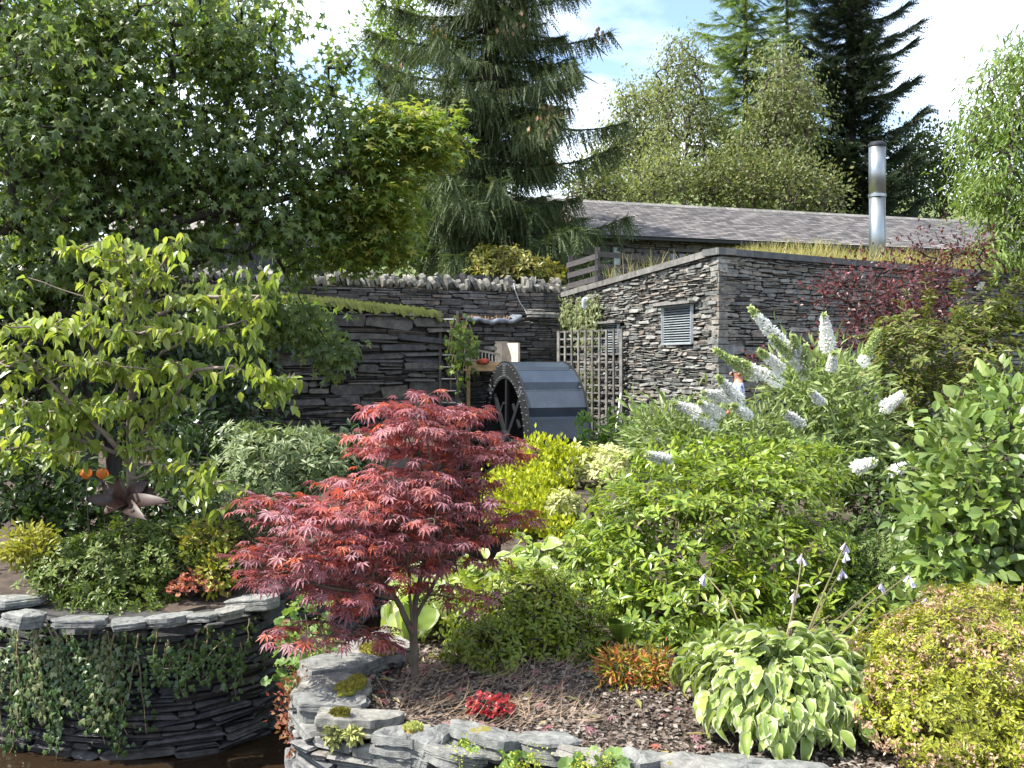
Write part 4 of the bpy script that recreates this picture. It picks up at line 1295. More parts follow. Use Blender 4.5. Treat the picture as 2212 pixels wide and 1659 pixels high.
for py in np.arange(690, 985, 25.7):
    g = Geo(); g.tube([W(951, py, 18.6 + .25 * (985 - py) / 313), W(988, py, 18.6 + .25 * (985 - py) / 313)], [.016, .016], 8); g.build('rung', M_ALU, lv)
# silvery membrane draped along the ledge
n = 30
tt = np.linspace(0, 1, n)
V = []
sag = .10 * np.sin(math.pi * tt) + .03 * np.sin(tt * 17) + .02 * np.sin(tt * 41)
prof = [(-.30, .06), (.06, .02), (.11, .0), (.125, -.06), (.12, -.13), (.11, -.13), (.10, -.02), (-.3, .03)]
for (cc, dz) in prof:
    V.append(REC.map(.10 + tt * 1.38, cc + .03 * np.sin(tt * 23), 2.53 + dz * .7 - .6 * sag + .03 * np.exp(-((tt - .97) / .05) ** 2) + .05 * np.exp(-(tt / .05) ** 2)))
V = np.concatenate(V)
i_, q_ = np.meshgrid(np.arange(n - 1), np.arange(len(prof) - 1), indexing='ij')
tarp = thing('pond_liner', 'silvery grey liner sheet draped over the ledge below the boundary wall', 'sheet', REC.map(np.array(.7), np.array(.1), np.array(2.4)))
link('sheet', mesh('sheet', V - base_of(tarp), np.stack([q_ * n + i_, q_ * n + i_ + 1, (q_ + 1) * n + i_ + 1, (q_ + 1) * n + i_], -1).reshape(-1, 4), [m_plain('grey liner', (.15, .17, .20), .45, var=.3)], smooth=True), tarp)
rr = np.random.default_rng(3)
P = REC.map(rr.uniform(.12, 1.5, 700), rr.uniform(-.4, .06, 700), 2.46 + rr.uniform(0, .03, 700))
grass_field('ledge_litter', 'brown dead leaf litter lying behind the liner sheet', P, .09, m_leaf('litter', [(.16, .09, .04), (.22, .13, .07), (.10, .06, .03)], 0, .9), 31, 1.2, 'diamond')
rk = thing('ledge_stone', 'long flat slab lying on the ledge beside the liner', 'stone', W(1170, 680, 20.7))
slab('slab', rk, M_COPE_PALE, W(1175, 682, 20.75), (.75, .35, .09), .45, 93)
slab('slab', rk, M_COPE_PALE, W(1155, 673, 20.85), (.5, .3, .07), .5, 94)
hs = thing('hose', 'thin pale hose hanging down the boundary wall', 'hose', W(1140, 680, 20.9))
g = Geo(); g.tube([W(1110, 612, 20.75), W(1112, 625, 20.7), W(1122, 652, 20.75), W(1133, 668, 20.8), W(1140, 680, 20.75)], .013, 6); g.build('tube', M_ALU, hs)
pv = thing('waste_pipe', 'brown pipe bent along the stone wall above the trellis', 'pipe', W(1275, 730, 20.0))
g = Geo(); g.tube([W(1206, 735, 21.3), W(1240, 722, 20.7), W(1268, 705, 20.1), W(1274, 704, 20.0), W(1274, 745, 19.95)], .045, 10); g.build('tube', m_plain('brown pipe', (.10, .085, .06), .6), pv)
jb = thing('plastic_bag', 'crumpled grey white plastic sheet caught on top of the ivy', 'bag', W(1268, 655, 20.2))
rock('sheet', jb, m_plain('grey plastic', (.50, .52, .55), .4), W(1268, 656, 20.1), (.20, .10, .24), .2, 95, rough=.2)

# trellis
M_TREL = m_plain('trellis wood', (.125, .12, .108), .85, var=.3, scale=8)
tr = thing('trellis', 'large square wooden trellis behind the waterwheel', 'trellis', W(1275, 975, 19.5))
ta, tb = W(1208, 0, 20.0)[:2], W(1343, 0, 18.75)[:2]
def tp(f, z): return np.array([*(ta + (tb - ta) * f), z])
zt0, zt1 = EYE + (HZ - 713) / F_PX * 19.4, -.25
tdir = nrmz(np.append(tb - ta, 0)); tn = np.array([tdir[1], -tdir[0], 0])
for i in range(10):
    f = i / 9
    wdt = .07 if i in (0, 9) else .042
    g = Geo(); g.bar(tp(f, zt1) + tn * .02, tp(f, zt0) + tn * .02, wdt, .03, tn); g.build('upright', M_TREL, tr)
nz_ = int((zt0 - zt1) / .155)
for i in range(nz_ + 1):
    z = zt0 - i * .155 - .02
    g = Geo(); g.bar(tp(-.01, z), tp(1.01, z), .03, .032); g.build('crossbar', M_TREL, tr)
lpz = thing('leaning_pole', 'pale metal pole leaning against the trellis', 'pole', W(1323, 985, 18.2))
g = Geo(); g.tube([W(1322, 990, 18.1), W(1342, 850, 18.65)], [.028, .028], 12); g.build('shaft', M_ALU, lpz)
# ------------------------------------------------------------------ plants
def mt(bl, dy): return [tuple(b[:4]) + (b[4] + dy, b[5]) for b in bl]

# --- red Japanese maple
M_REDLEAF = m_leaf('red maple leaf', [(.20, .06, .078), (.28, .12, .142), (.34, .17, .195), (.23, .085, .105), (.43, .10, .04), (.31, .145, .168), (.34, .07, .045)], .32, .5, spec=.5, tint=1.35, tcol=(1.1, .85, .75))
mb = W(897, 1470, 5.0)
mains = [[mb, W(895, 1420, 5.0), W(893, 1370, 5.0), W(897, 1300, 5.02), W(922, 1200, 5.05), W(915, 1090, 5.05), W(905, 960, 5.0), W(900, 850, 5.0)],
         [W(893, 1375, 5.0), W(865, 1310, 4.95), W(810, 1230, 4.85), W(740, 1170, 4.75), W(640, 1130, 4.7)],
         [W(896, 1400, 5.0), W(885, 1290, 4.95), W(880, 1200, 4.85), W(860, 1100, 4.75)],
         [W(898, 1330, 5.02), W(950, 1240, 5.1), W(1020, 1150, 5.15), W(1100, 1110, 5.15)],
         [W(900, 1260, 5.05), W(960, 1120, 5.1), W(1010, 1010, 5.1), W(1070, 960, 5.1)],
         [W(893, 1450, 4.99), W(868, 1400, 4.9), W(810, 1375, 4.8), W(660, 1368, 4.75)],
         [W(870, 1300, 4.95), W(800, 1280, 4.85), W(640, 1260, 4.75)]]
bl = [(905, 850, 35, 22, 5.0, .12), (855, 880, 85, 28, 4.95, .2), (1000, 888, 55, 22, 5.1, .15), (900, 915, 110, 30, 5.0, .3), (830, 935, 60, 28, 4.9, .25), (970, 940, 90, 30, 5.05, .3), (880, 975, 110, 30, 5.0, .35),
      (1085, 955, 55, 18, 5.1, .2), (1010, 985, 95, 28, 5.1, .3), (930, 1020, 130, 30, 5.0, .4), (1090, 985, 50, 15, 5.1, .2), (860, 1045, 150, 32, 4.95, .45), (1010, 1060, 100, 28, 5.1, .35), (600, 1085, 65, 20, 4.75, .25),
      (760, 1090, 130, 32, 4.9, .4), (900, 1100, 140, 32, 5.0, .45), (660, 1120, 110, 28, 4.8, .35), (1040, 1110, 90, 24, 5.1, .35), (1120, 1125, 55, 18, 5.12, .2), (790, 1150, 150, 34, 4.9, .4), (930, 1155, 120, 30, 5.0, .4),
      (610, 1180, 80, 28, 4.7, .3), (1040, 1160, 60, 20, 5.1, .25), (690, 1200, 140, 32, 4.8, .35), (840, 1215, 120, 30, 4.95, .35), (970, 1215, 90, 26, 5.05, .3), (620, 1240, 85, 26, 4.7, .25), (740, 1265, 110, 28, 4.85, .3),
      (960, 1265, 70, 24, 5.05, .25), (1010, 1290, 50, 15, 5.1, .2), (770, 1300, 60, 18, 4.85, .2), (650, 1360, 55, 22, 4.75, .18), (740, 1375, 75, 20, 4.8, .18), (830, 1375, 55, 17, 4.85, .15)]
bl = [(b[0], b[1], b[2] * 1.10, b[3] * .48, b[4], b[5]) for b in bl]
rm, _ = shrub('japanese_maple', 'small red leaved Japanese maple growing in the mulch bed', 'tree', mb, bl, 600, 7, 'redmaple', .055, .048, M_REDLEAF, 'flat', M_BARKMAPLE, .0021, 300, 3, mains=mains, shell=.1, flat=.22, rest='crown', stemname='trunk', power=.37)

# --- cherry
M_CHERRY = m_leaf('cherry leaf', [(.15, .21, .04), (.20, .265, .055), (.25, .31, .075), (.30, .33, .07), (.18, .235, .055)], .42, .36, spec=.55, tint=1.5)
cb = W(282, 1130, 7.3)
cm = [[cb, W(284, 1000, 7.3), W(282, 900, 7.3), W(285, 780, 7.3), W(278, 680, 7.3), W(250, 590, 7.25), W(215, 520, 7.2)],
      [W(283, 1010, 7.3), W(230, 940, 7.15), W(130, 850, 7.0), W(40, 750, 6.9)], [W(283, 960, 7.3), W(360, 880, 7.2), W(420, 800, 7.1), W(500, 790, 7.0), W(590, 830, 6.95)],
      [W(284, 860, 7.3), W(350, 760, 7.2), W(460, 710, 7.1), W(545, 690, 7.0)], [W(282, 760, 7.3), W(340, 680, 7.2), W(430, 640, 7.1), W(560, 640, 7.05)],
      [W(280, 700, 7.3), W(330, 600, 7.2), W(400, 510, 7.15)], [W(280, 720, 7.3), W(180, 640, 7.2), W(60, 600, 7.2)], [W(283, 1040, 7.3), W(340, 1010, 7.1), W(420, 1020, 6.9), W(500, 1080, 6.8)],
      [W(283, 990, 7.3), W(200, 960, 7.2), W(80, 920, 7.0)]]
bl = [(215, 535, 75, 28, 7.2, .3), (290, 560, 70, 28, 7.2, .3), (405, 508, 25, 10, 7.15, .1), (375, 540, 45, 18, 7.15, .15), (185, 600, 60, 28, 7.2, .25), (340, 600, 70, 25, 7.15, .25), (40, 590, 25, 10, 7.2, .1), (410, 640, 90, 28, 7.1, .3),
      (280, 645, 100, 35, 7.2, .35), (545, 650, 45, 22, 7.05, .15), (480, 650, 70, 25, 7.08, .25), (60, 700, 80, 38, 6.95, .3), (175, 700, 80, 38, 7.1, .3), (310, 710, 100, 35, 7.15, .35), (420, 720, 80, 28, 7.1, .3), (555, 735, 25, 15, 7.0, .1), (500, 715, 45, 18, 7.05, .15),
      (50, 780, 80, 45, 6.9, .35), (160, 790, 100, 45, 7.0, .35), (290, 790, 90, 40, 7.15, .35), (400, 790, 80, 35, 7.1, .3), (510, 800, 60, 25, 7.0, .25), (615, 812, 40, 20, 6.95, .12), (560, 830, 50, 22, 6.95, .15), (640, 815, 15, 10, 6.95, .06), (590, 850, 30, 15, 6.95, .12),
      (40, 870, 80, 50, 6.9, .35), (140, 880, 100, 45, 7.0, .35), (260, 870, 80, 40, 7.1, .35), (350, 860, 70, 30, 7.1, .3), (60, 960, 90, 45, 6.95, .3), (190, 970, 90, 40, 7.05, .3), (310, 960, 80, 35, 7.1, .3), (400, 1000, 70, 30, 6.95, .25), (470, 1050, 50, 28, 6.85, .2), (490, 1100, 22, 14, 6.8, .1)]
ch, _ = shrub('cherry_tree', 'young cherry tree with bright drooping leaves in front of the shaded wall', 'tree', cb, [(b[0], b[1], b[2], b[3] * .42, b[4], b[5]) for b in bl], 400, 7, 'cherry', .092, .065, M_CHERRY, 'spray', M_BARKCHERRY, .0042, 300, 5, mains=cm, shell=.1, flat=.5, rest='crown', stemname='trunk', power=.36)

# --- azaleas and rhododendron of the near bed
M_AZ = m_leaf('dark azalea leaf', [(.11, .16, .012), (.15, .205, .016), (.19, .24, .02), (.13, .175, .015), (.20, .19, .03)], .3, .4)
shrub('azalea_bush', 'dark green rounded azalea beside the red maple trunk', 'shrub', W(1130, 1455, 5.25), [(1130, 1350, 170, 105, 5.6, .42), (1050, 1400, 90, 60, 5.35, .3), (1220, 1390, 90, 70, 5.5, .3), (1140, 1290, 110, 60, 5.7, .3)],
      1500, 7, 'oblan', .042, .02, M_AZ, 'rosette', M_BARKDARK, .0016, 0, 11, shell=.55, ground=-.07)
M_STALK0 = m_plain('brown green twig', (.10, .085, .04), .8, var=.2)
M_RHO = m_leaf('fresh azalea leaf', [(.07, .13, .02), (.14, .22, .022), (.21, .30, .03), (.27, .34, .035), (.10, .17, .03), (.31, .36, .05), (.17, .25, .035)], .35, .35, spec=.55, tint=1.35)
shrub('rhododendron', 'big fresh green deciduous azalea mound filling the middle of the bed', 'shrub', W(1480, 1440, 5.9), [(1440, 1200, 230, 150, 6.5, .6), (1640, 1150, 190, 150, 6.7, .6), (1345, 1150, 85, 95, 7.0, .4), (1520, 1330, 210, 95, 5.95, .45), (1720, 1240, 110, 140, 6.4, .45), (1500, 1060, 170, 70, 7.2, .5), (1700, 1010, 130, 60, 7.3, .4), (1340, 1260, 80, 80, 6.3, .3), (1480, 1390, 120, 40, 5.7, .3), (1560, 990, 200, 40, 7.5, .4), (1800, 1310, 80, 70, 6.2, .35)],
      2300, 8, 'oblan', .068, .03, M_RHO, 'rosette', M_STALK0, .0010, 300, 12, shell=.6, ground=-.07, up=.7)
M_AZP = m_leaf('yellow green azalea leaf', [(.20, .23, .02), (.26, .28, .024), (.32, .32, .03), (.16, .20, .02)], .3, .4)
M_SPENT = m_leaf('spent azalea flower', [(.40, .24, .15), (.50, .34, .24), (.34, .19, .11), (.58, .44, .34)], .25, .8)
bl = [(2090, 1470, 190, 160, 4.25, .55), (1990, 1540, 120, 85, 3.95, .4), (2160, 1340, 100, 70, 4.6, .4), (2010, 1400, 110, 60, 4.4, .4), (2190, 1580, 90, 90, 3.9, .4), (1930, 1480, 70, 60, 4.2, .25), (1910, 1420, 60, 45, 4.45, .22), (2080, 1310, 90, 40, 4.75, .3)]
az, _ = shrub('faded_azalea', 'low yellow green azalea covered in faded pinkish brown flowers', 'shrub', W(2080, 1690, 4.0), bl, 4200, 7, 'oblan', .025, .015, M_AZP, 'rosette', M_STALK0, .0007, 0, 13, shell=.6, ground=-.07)
tg, cen = blob_points([(b[0], b[1], b[2] * 1.02, b[3] * 1.02, b[4], b[5]) for b in bl], 3000, 14, .93)
keep = np.sin(tg[:, 0] * 13) + np.sin(tg[:, 1] * 11 + 1) + np.sin(tg[:, 2] * 19) > -.25
tg = tg[keep]; r_ = np.random.default_rng(3); Lf = Leaves()
for k in range(7):
    Lf.add(tg + r_.normal(size=tg.shape) * .008, nrmz(r_.normal(size=tg.shape)), nrmz(r_.normal(size=tg.shape)), .017 * r_.uniform(.6, 1.3, len(tg)))
Lf.build(az, 'diamond', M_SPENT, rest='blossoms', seed=4)

# --- variegated hostas
M_HG = m_leaf('hosta green', [(.18, .26, .06), (.24, .33, .07), (.30, .39, .10), (.34, .41, .10)], .35, .4, spec=.5)
M_HW = m_leaf('hosta cream margin', [(.36, .42, .20), (.48, .50, .32), (.28, .36, .14)], .35, .4, spec=.5)
def hosta(name, label, base, R, H, n, size, seed, stalks=(), front=None, nparts=300):
    r = np.random.default_rng(seed)
    root = thing(name, label, 'plant', base)
    base = np.asarray(base, float)
    f = np.sqrt((np.arange(n) + .5) / n)
    az_ = np.arange(n) * 2.39996 + r.normal(0, .3, n)
    radial = np.stack([np.cos(az_), np.sin(az_), 0 * az_], 1)
    h = H * np.sqrt(np.maximum(0, 1 - (f * .93) ** 2.2)) + r.normal(0, .025, n)
    lump = 1 + .16 * np.sin(az_ * 3 + 1) + .10 * np.sin(az_ * 7 + f * 9)
    h = h * (1 + .14 * np.sin(az_ * 2 + 2) + .12 * np.sin(f * 14 + az_ * 3))
    pos = base + radial * (f * R * lump)[:, None] * .92 + UP * np.maximum(.03, h)[:, None] + r.normal(0, .022, (n, 3))
    sl = (f ** 1.6)
    d = nrmz(radial * 1.0 + UP * (.5 - 1.5 * sl)[:, None] + r.normal(0, .34, (n, 3)))
    nn = nrmz(UP * (1.0 - .35 * sl)[:, None] + radial * (.2 + .9 * sl)[:, None] + r.normal(0, .34, (n, 3)))
    L_ = Leaves(); s_ = size * r.uniform(.6, 1.45, n)
    L_.add(pos - d * s_[:, None] * .35, d, nn, s_)
    L_.build(root, 'hosta', [M_HG, M_HW], rest='foliage', nparts=nparts, seed=seed, smooth=True)
    g = Geo()
    for i in range(0, n, 2):
        p1 = pos[i] - d[i] * s_[i] * .35
        q = base + radial[i] * .05
        g.tube([q, (q + p1) / 2 + UP * .05, p1], [.006, .005, .003], 5, False)
    g.build('stem', M_STEMG, root, True)
    return root
hb = W(1690, 1640, 4.35); hb[2] = -.06
h1 = hosta('hosta', 'large variegated hosta mound with cream edged leaves beside the faded azalea', hb, .46, .33, 1600, .074, 21, nparts=300)
M_LILAC = m_leaf('lilac bell', [(.50, .46, .68), (.60, .56, .74), (.70, .68, .80)], 0, .5)
M_STALK = m_plain('flower stalk', (.16, .13, .06), .7, var=.2)
def bell(tip, d, ln=.05):
    g = Geo(); d = nrmz(d)
    g.tube([tip + d * ln * t for t in (0, .35, .7, 1.0)], [.002, .005, .008, .012 * ln / .05], 7, False); return g
r_ = np.random.default_rng(8)
for px, py, Y in ((1733, 1195, 4.9), (1827, 1172, 4.75), (1820, 1228, 4.7), (1717, 1275, 4.7), (1905, 1258, 4.8), (1965, 1240, 4.9), (2003, 1290, 4.85), (1522, 1240, 5.2), (1790, 1330, 4.6), (1860, 1300, 4.7)):
    tip = W(px, py, Y); root_ = hb + np.array([.12 * (px - 1690) / 200, .1, .25])
    g = Geo(); midp = (root_ + tip) / 2 + np.array([.02, 0, .06]); g.tube([root_, midp, tip], [.005, .004, .0025], 5, False)
    if px in (1790, 1860):
        for q in range(9):
            p_ = tip - UP * .022 * q; g.tube([p_, p_ + np.array([.012 * (-1) ** q, 0, -.008])], [.004, .005], 5)
        g.build('flower_stalk', M_STALK, h1); continue
    fs = g.build('flower_stalk', M_STALK, h1)
    for q in range({1827: 6, 1965: 4}.get(px, 3)):
        a = r_.random() * 6.28
        bell(tip - UP * .012 * q, np.array([.55 * math.cos(a), .55 * math.sin(a), -1.0]), r_.uniform(.034, .052)).build('bell_flower', M_LILAC, fs)
hb2 = W(925, 1385, 6.0); hb2[2] = -.1
hosta('hosta', 'white edged hosta behind the red maple trunk', hb2, .27, .30, 60, .17, 22, nparts=60)
hb3 = W(1170, 1285, 7.1); hb3[2] = -.1
hosta('hosta', 'silvery white edged hosta beside the fern and below the golden shrub', hb3, .33, .30, 80, .14, 23, nparts=80)
hb4 = W(1060, 1330, 6.7); hb4[2] = -.1
hosta('hosta', 'pale hosta showing through the red maple branches', hb4, .30, .28, 50, .15, 24, nparts=50)

# --- small plants in the mulch
M_NAND = m_leaf('nandina leaf', [(.14, .20, .02), (.22, .25, .025), (.40, .10, .03), (.48, .13, .06), (.36, .30, .03), (.18, .22, .02), (.30, .08, .03)], .3, .45)
shrub('dwarf_nandina', 'low bushy shrub of mixed green and orange red leaves on the mulch', 'shrub', W(1372, 1520, 4.85), [(1372, 1455, 78, 48, 4.95, .17), (1340, 1440, 45, 35, 4.95, .12), (1420, 1455, 40, 40, 4.9, .12)], 330, 6, 'lance', .040, .025, M_NAND, 'out', M_BARK, .0014, 0, 31, ground=-.06)
M_HEU = m_leaf('crimson heuchera leaf', [(.26, .02, .035), (.36, .03, .045), (.46, .07, .06), (.20, .015, .03)], .35, .35)
def heuchera(name, label, base, R, n, size, mat, seed, H=.10):
    r = np.random.default_rng(seed); base = np.asarray(base, float)
    root = thing(name, label, 'plant', base)
    a = r.random(n) * 6.28; f = np.sqrt(r.random(n))
    radial = np.stack([np.cos(a), np.sin(a), 0 * a], 1)
    pos = base + radial * (f * R)[:, None] + UP * (H * (1.1 - .6 * f) * r.uniform(.5, 1.1, n))[:, None]
    L_ = Leaves(); L_.add(pos, jit(radial * .8 + UP * .2, .4, r), jit(UP * .7 + radial * .5 + np.array([0, -.3, 0]), .35, r), size * r.uniform(.7, 1.2, n))
    L_.build(root, 'round', mat, nparts=n, seed=seed, smooth=False)
    g = Geo()
    for p in pos: g.tube([base, (base + p) / 2 + UP * .02, p], [.003, .0025, .002], 4, False)
    g.build('stem', M_BARK, root)
hq = W(1055, 1537, 4.55); hq[2] = -.07
heuchera('heuchera', 'small crimson leaved plant on the mulch', hq, .115, 120, .030, M_HEU, 41, .09)
M_HEU2 = m_leaf('coral heuchera leaf', [(.34, .10, .07), (.42, .17, .10), (.30, .06, .06), (.46, .24, .14)], .35, .45)
hq = W(415, 1312, 6.75); hq[2] = -.05
heuchera('heuchera', 'coral pink leaved plant at the edge of the round planter', hq, .16, 150, .042, M_HEU2, 42, .16)

# --- ferns
M_FERN = m_leaf('fern', [(.13, .21, .04), (.18, .26, .05), (.22, .29, .06)], .35, .5)
def fern(label, base, fronds, seed):
    r = np.random.default_rng(seed); base = np.asarray(base, float)
    root = thing('fern', label, 'fern', base, 'ferns among the shrubs')
    for tip in fronds:
        tip = np.asarray(tip, float); n = 26
        mid = (base + tip) / 2 + UP * .10
        t = np.linspace(0, 1, n)[:, None]
        P = base * (1 - t) ** 2 + 2 * mid * t * (1 - t) + tip * t ** 2
        g = Geo(); g.tube(P, np.linspace(.004, .001, n), 4, False)
        tan = nrmz(np.gradient(P, axis=0)); side = nrmz(np.cross(tan, UP + .01))
        ln = .36 * np.linalg.norm(tip - base) * np.sin(np.linspace(.35, math.pi, n)) * .62
        for i in range(2, n):
            for sg in (-1, 1):
                d = nrmz(side[i] * sg + tan[i] * .35 - UP * .1); q = P[i]; L_ = max(ln[i], .012)
                w = tan[i] * .011
                g.add(np.array([q - w, q + w, q + d * L_ * .6 + w * .9, q + d * L_, q + d * L_ * .6 - w * .9]), np.array([[0, 1, 2, 3, 4]]))
        g.build('frond', M_FERN, root)
fb = W(1340, 1420, 5.6); fb[2] = -.06
fern('upright pale fern frond behind the orange red shrub', fb, [W(1322, 1335, 5.45), W(1345, 1350, 5.3), W(1290, 1390, 5.4)], 1)
fb = W(1300, 1240, 7.3); fb[2] = -.1
fern('fern with long arching fronds beside the cream shrub', fb, [W(1265, 1120, 7.1), W(1300, 1115, 7.2), W(1345, 1125, 7.3), W(1240, 1150, 7.0), W(1330, 1165, 7.0), W(1225, 1200, 7.0)], 2)
M_FEATH = m_leaf('feathery green', [(.06, .10, .025), (.09, .14, .03), (.12, .17, .035)], .3, .6)
shrub('feathery_shrub', 'soft feathery dark green plant behind the hosta flowers', 'shrub', W(1930, 1400, 6.6), [(1920, 1250, 110, 80, 6.6, .4), (2000, 1290, 60, 60, 6.4, .3), (1900, 1190, 70, 30, 6.8, .3), (1880, 1330, 90, 50, 6.2, .3)], 560, 8, 'comb', .11, .06, M_FEATH, 'droop', M_BARK, .0025, 0, 33, ground=-.1)

# --- big leaved shrub on the right edge
M_HYD = m_leaf('glossy shrub leaf', [(.10, .165, .038), (.135, .205, .046), (.175, .245, .06), (.21, .27, .075), (.12, .18, .055)], .32, .38, spec=.5, tint=1.25)
shrub('broad_leaved_shrub', 'tall glossy broad leaved green shrub above the faded azalea', 'shrub', W(2130, 1420, 6.0), [(2120, 1040, 110, 190, 5.9, .55), (2060, 1180, 80, 90, 5.75, .4), (2190, 890, 70, 90, 6.0, .4), (2190, 1190, 90, 120, 5.8, .4), (2080, 1050, 60, 60, 5.7, .3), (2010, 1110, 40, 30, 5.7, .15), (2130, 1290, 80, 60, 5.7, .3), (2020, 1290, 60, 50, 5.6, .25)],
      520, 7, 'ovate', .088, .06, M_HYD, 'out', M_BARK, .0035, 300, 34, shell=.5)

# --- buddleia
M_BUD = m_leaf('buddleia leaf', [(.15, .21, .07), (.20, .26, .09), (.25, .30, .12), (.17, .24, .06)], .35, .5)
M_BUDF = m_leaf('white floret', [(.84, .84, .82), (.90, .90, .89), (.78, .79, .75)], .5, .7, tint=1.08, tcol=(1, 1, .97))
M_BUDG = m_leaf('budding floret', [(.42, .48, .25), (.34, .42, .17), (.5, .54, .33)], .3, .7)
bb = W(1660, 1150, 9.6); bb[2] = -.15
bl = [(1660, 975, 190, 75, 9.6, .8), (1500, 960, 110, 60, 9.3, .6), (1780, 880, 100, 120, 9.8, .7), (1730, 830, 55, 55, 9.7, .4), (1440, 950, 70, 45, 9.1, .4), (1830, 960, 80, 90, 9.6, .5), (1600, 1010, 200, 40, 9.0, .5)]
bu, _ = shrub('buddleia', 'pale green buddleia with long white flower spikes in front of the outbuilding', 'shrub', bb, bl, 720, 10, 'lance', .12, .12, M_BUD, 'out', M_STEMG, .004, 0, 35, shell=.35, up=.3)
def panicle(tip, base, w, dense=260, seed=0, green=.25):
    r = np.random.default_rng(seed); tip, base = np.asarray(tip, float), np.asarray(base, float)
    ax = tip - base; L_ = np.linalg.norm(ax); a = ax / L_
    u = nrmz(np.cross(a, [0.3, 1, .2])); v = np.cross(a, u)
    t = r.random(dense) ** .8
    rad = w * (1 - t) ** .8 * (.55 + .45 * np.sqrt(r.random(dense))) * np.minimum(1, .35 + t * 6)
    an = r.random(dense) * 6.28
    out_ = np.cos(an)[:, None] * u + np.sin(an)[:, None] * v
    P = base + ax * t[:, None] + out_ * rad[:, None]
    res = []
    for m_, sel in ((M_BUDF, t < 1 - green), (M_BUDG, t >= 1 - green)):
        if sel.sum() > 3: res.append((m_, P[sel], out_[sel]))
    g = Geo(); g.tube([base - a * .15, base, tip], [.005, .004, .002], 5, False)
    st_ = g.build('flower_spike', M_STEMG, bu)
    for m_, PP, OO in res:
        L2 = Leaves(); L2.add(PP, jit(OO + a * .5, .5, r), jit(OO, .5, r), .034 * r.uniform(.6, 1.2, len(PP))); L2.add(PP, jit(OO - a * .3, .5, r), jit(OO, .5, r), .034 * r.uniform(.6, 1.2, len(PP)))
        L2.build(st_, 'diamond', m_, rest='blossom', seed=seed)
for k, (tx, ty, bx, by, w, gr) in enumerate([(1638, 685, 1715, 775, .085, .15), (1562, 768, 1640, 820, .05, .85), (1605, 785, 1692, 830, .06, .35), (1782, 695, 1790, 760, .11, .05), (1800, 770, 1795, 800, .07, .1), (1560, 825, 1600, 870, .06, .2), (1470, 878, 1540, 905, .08, .1), (1945, 855, 1905, 885, .085, .05), (1715, 735, 1722, 775, .04, .5),
                                                  (1500, 905, 1545, 925, .08, .05), (1650, 765, 1690, 800, .05, .3), (1890, 730, 1860, 790, .045, .7), (1700, 895, 1735, 920, .06, .1), (1755, 850, 1775, 870, .06, .1), (1530, 850, 1580, 860, .06, .05), (1880, 1000, 1845, 1010, .06, .05), (1955, 1008, 1925, 1020, .07, .05), (1408, 985, 1445, 997, .06, .05), (1620, 1090, 1650, 1100, .06, .1), (1680, 740, 1740, 800, .06, .6), (1590, 880, 1620, 900, .05, .2), (1520, 875, 1560, 900, .06, .1), (1740, 760, 1735, 820, .035, .9)]):
    Yd = 8.75 if by < 950 else 7.0
    tx, ty = tx + (tx - bx) * .25, ty + (ty - by) * .25
    panicle(W(tx, ty, Yd), W(bx, by, Yd + .12), min(w * .95, .21 * math.hypot(tx - bx, ty - by) / F_PX * Yd), 460, 50 + k, gr)

# --- tall shrubs against the shaded face
M_WEI = m_leaf('olive shrub leaf', [(.10, .14, .025), (.14, .18, .03), (.19, .21, .04), (.08, .12, .025), (.22, .17, .06)], .3, .4)
wb = W(2030, 1120, 10.4); wb[2] = -.2
shrub('tall_leafy_shrub', 'tall olive green shrub with many upright stems before the shaded stone face', 'shrub', wb, [(2030, 770, 170, 90, 10.6, .8), (1900, 850, 110, 80, 10.4, .6), (2080, 880, 150, 120, 10.3, .7), (1960, 980, 140, 100, 10.0, .7), (2170, 700, 60, 60, 10.8, .4), (1960, 730, 90, 50, 10.8, .4), (2100, 1000, 100, 80, 10, .6), (2120, 690, 80, 50, 10.7, .4), (1955, 655, 9, 45, 10.5, .1), (2005, 640, 9, 50, 10.5, .1), (2070, 650, 10, 45, 10.5, .1), (2140, 640, 10, 50, 10.5, .1), (2178, 625, 10, 50, 10.6, .1), (1900, 740, 9, 45, 10.2, .1), (2200, 650, 14, 50, 10.6, .12)],
      1700, 8, 'oblan', .085, .05, M_WEI, 'rosette', M_STALK0, .0022, 0, 36, shell=.4, rise=.0, up=1.2, power=.36)
M_PURP = m_leaf('purple berberis leaf', [(.055, .016, .026), (.085, .024, .034), (.12, .03, .03), (.15, .04, .035), (.07, .03, .045)], .3, .4, tint=1.5)
pb = W(1960, 900, 12.2); pb[2] = -.2
shrub('purple_shrub', 'dark red purple leaved shrub rising above the tall olive shrub', 'shrub', pb, [(1890, 650, 120, 45, 12.0, .5), (1830, 605, 60, 20, 12.0, .3), (1960, 620, 80, 60, 12.2, .5), (2060, 580, 70, 40, 12.3, .4), (1920, 550, 14, 40, 12.2, .12), (1985, 540, 13, 40, 12.2, .12), (1850, 580, 10, 35, 12.1, .1), (2020, 545, 10, 40, 12.2, .1), (2060, 530, 10, 40, 12.2, .1), (2110, 540, 10, 35, 12.2, .1), (1770, 615, 35, 10, 12, .15), (2090, 540, 40, 15, 12.2, .2), (1830, 720, 70, 35, 11.8, .4), (1960, 700, 120, 45, 12, .5), (1780, 770, 45, 30, 11.6, .3), (1640, 790, 40, 18, 11.6, .2), (2030, 640, 70, 40, 12.2, .4)],
      520, 9, 'diamond', .052, .085, M_PURP, 'out', M_BARKDARK, .004, 0, 37, shell=.1, rise=.2)
b_ = W(1930, 0, 8.6); b_[2] = -.1
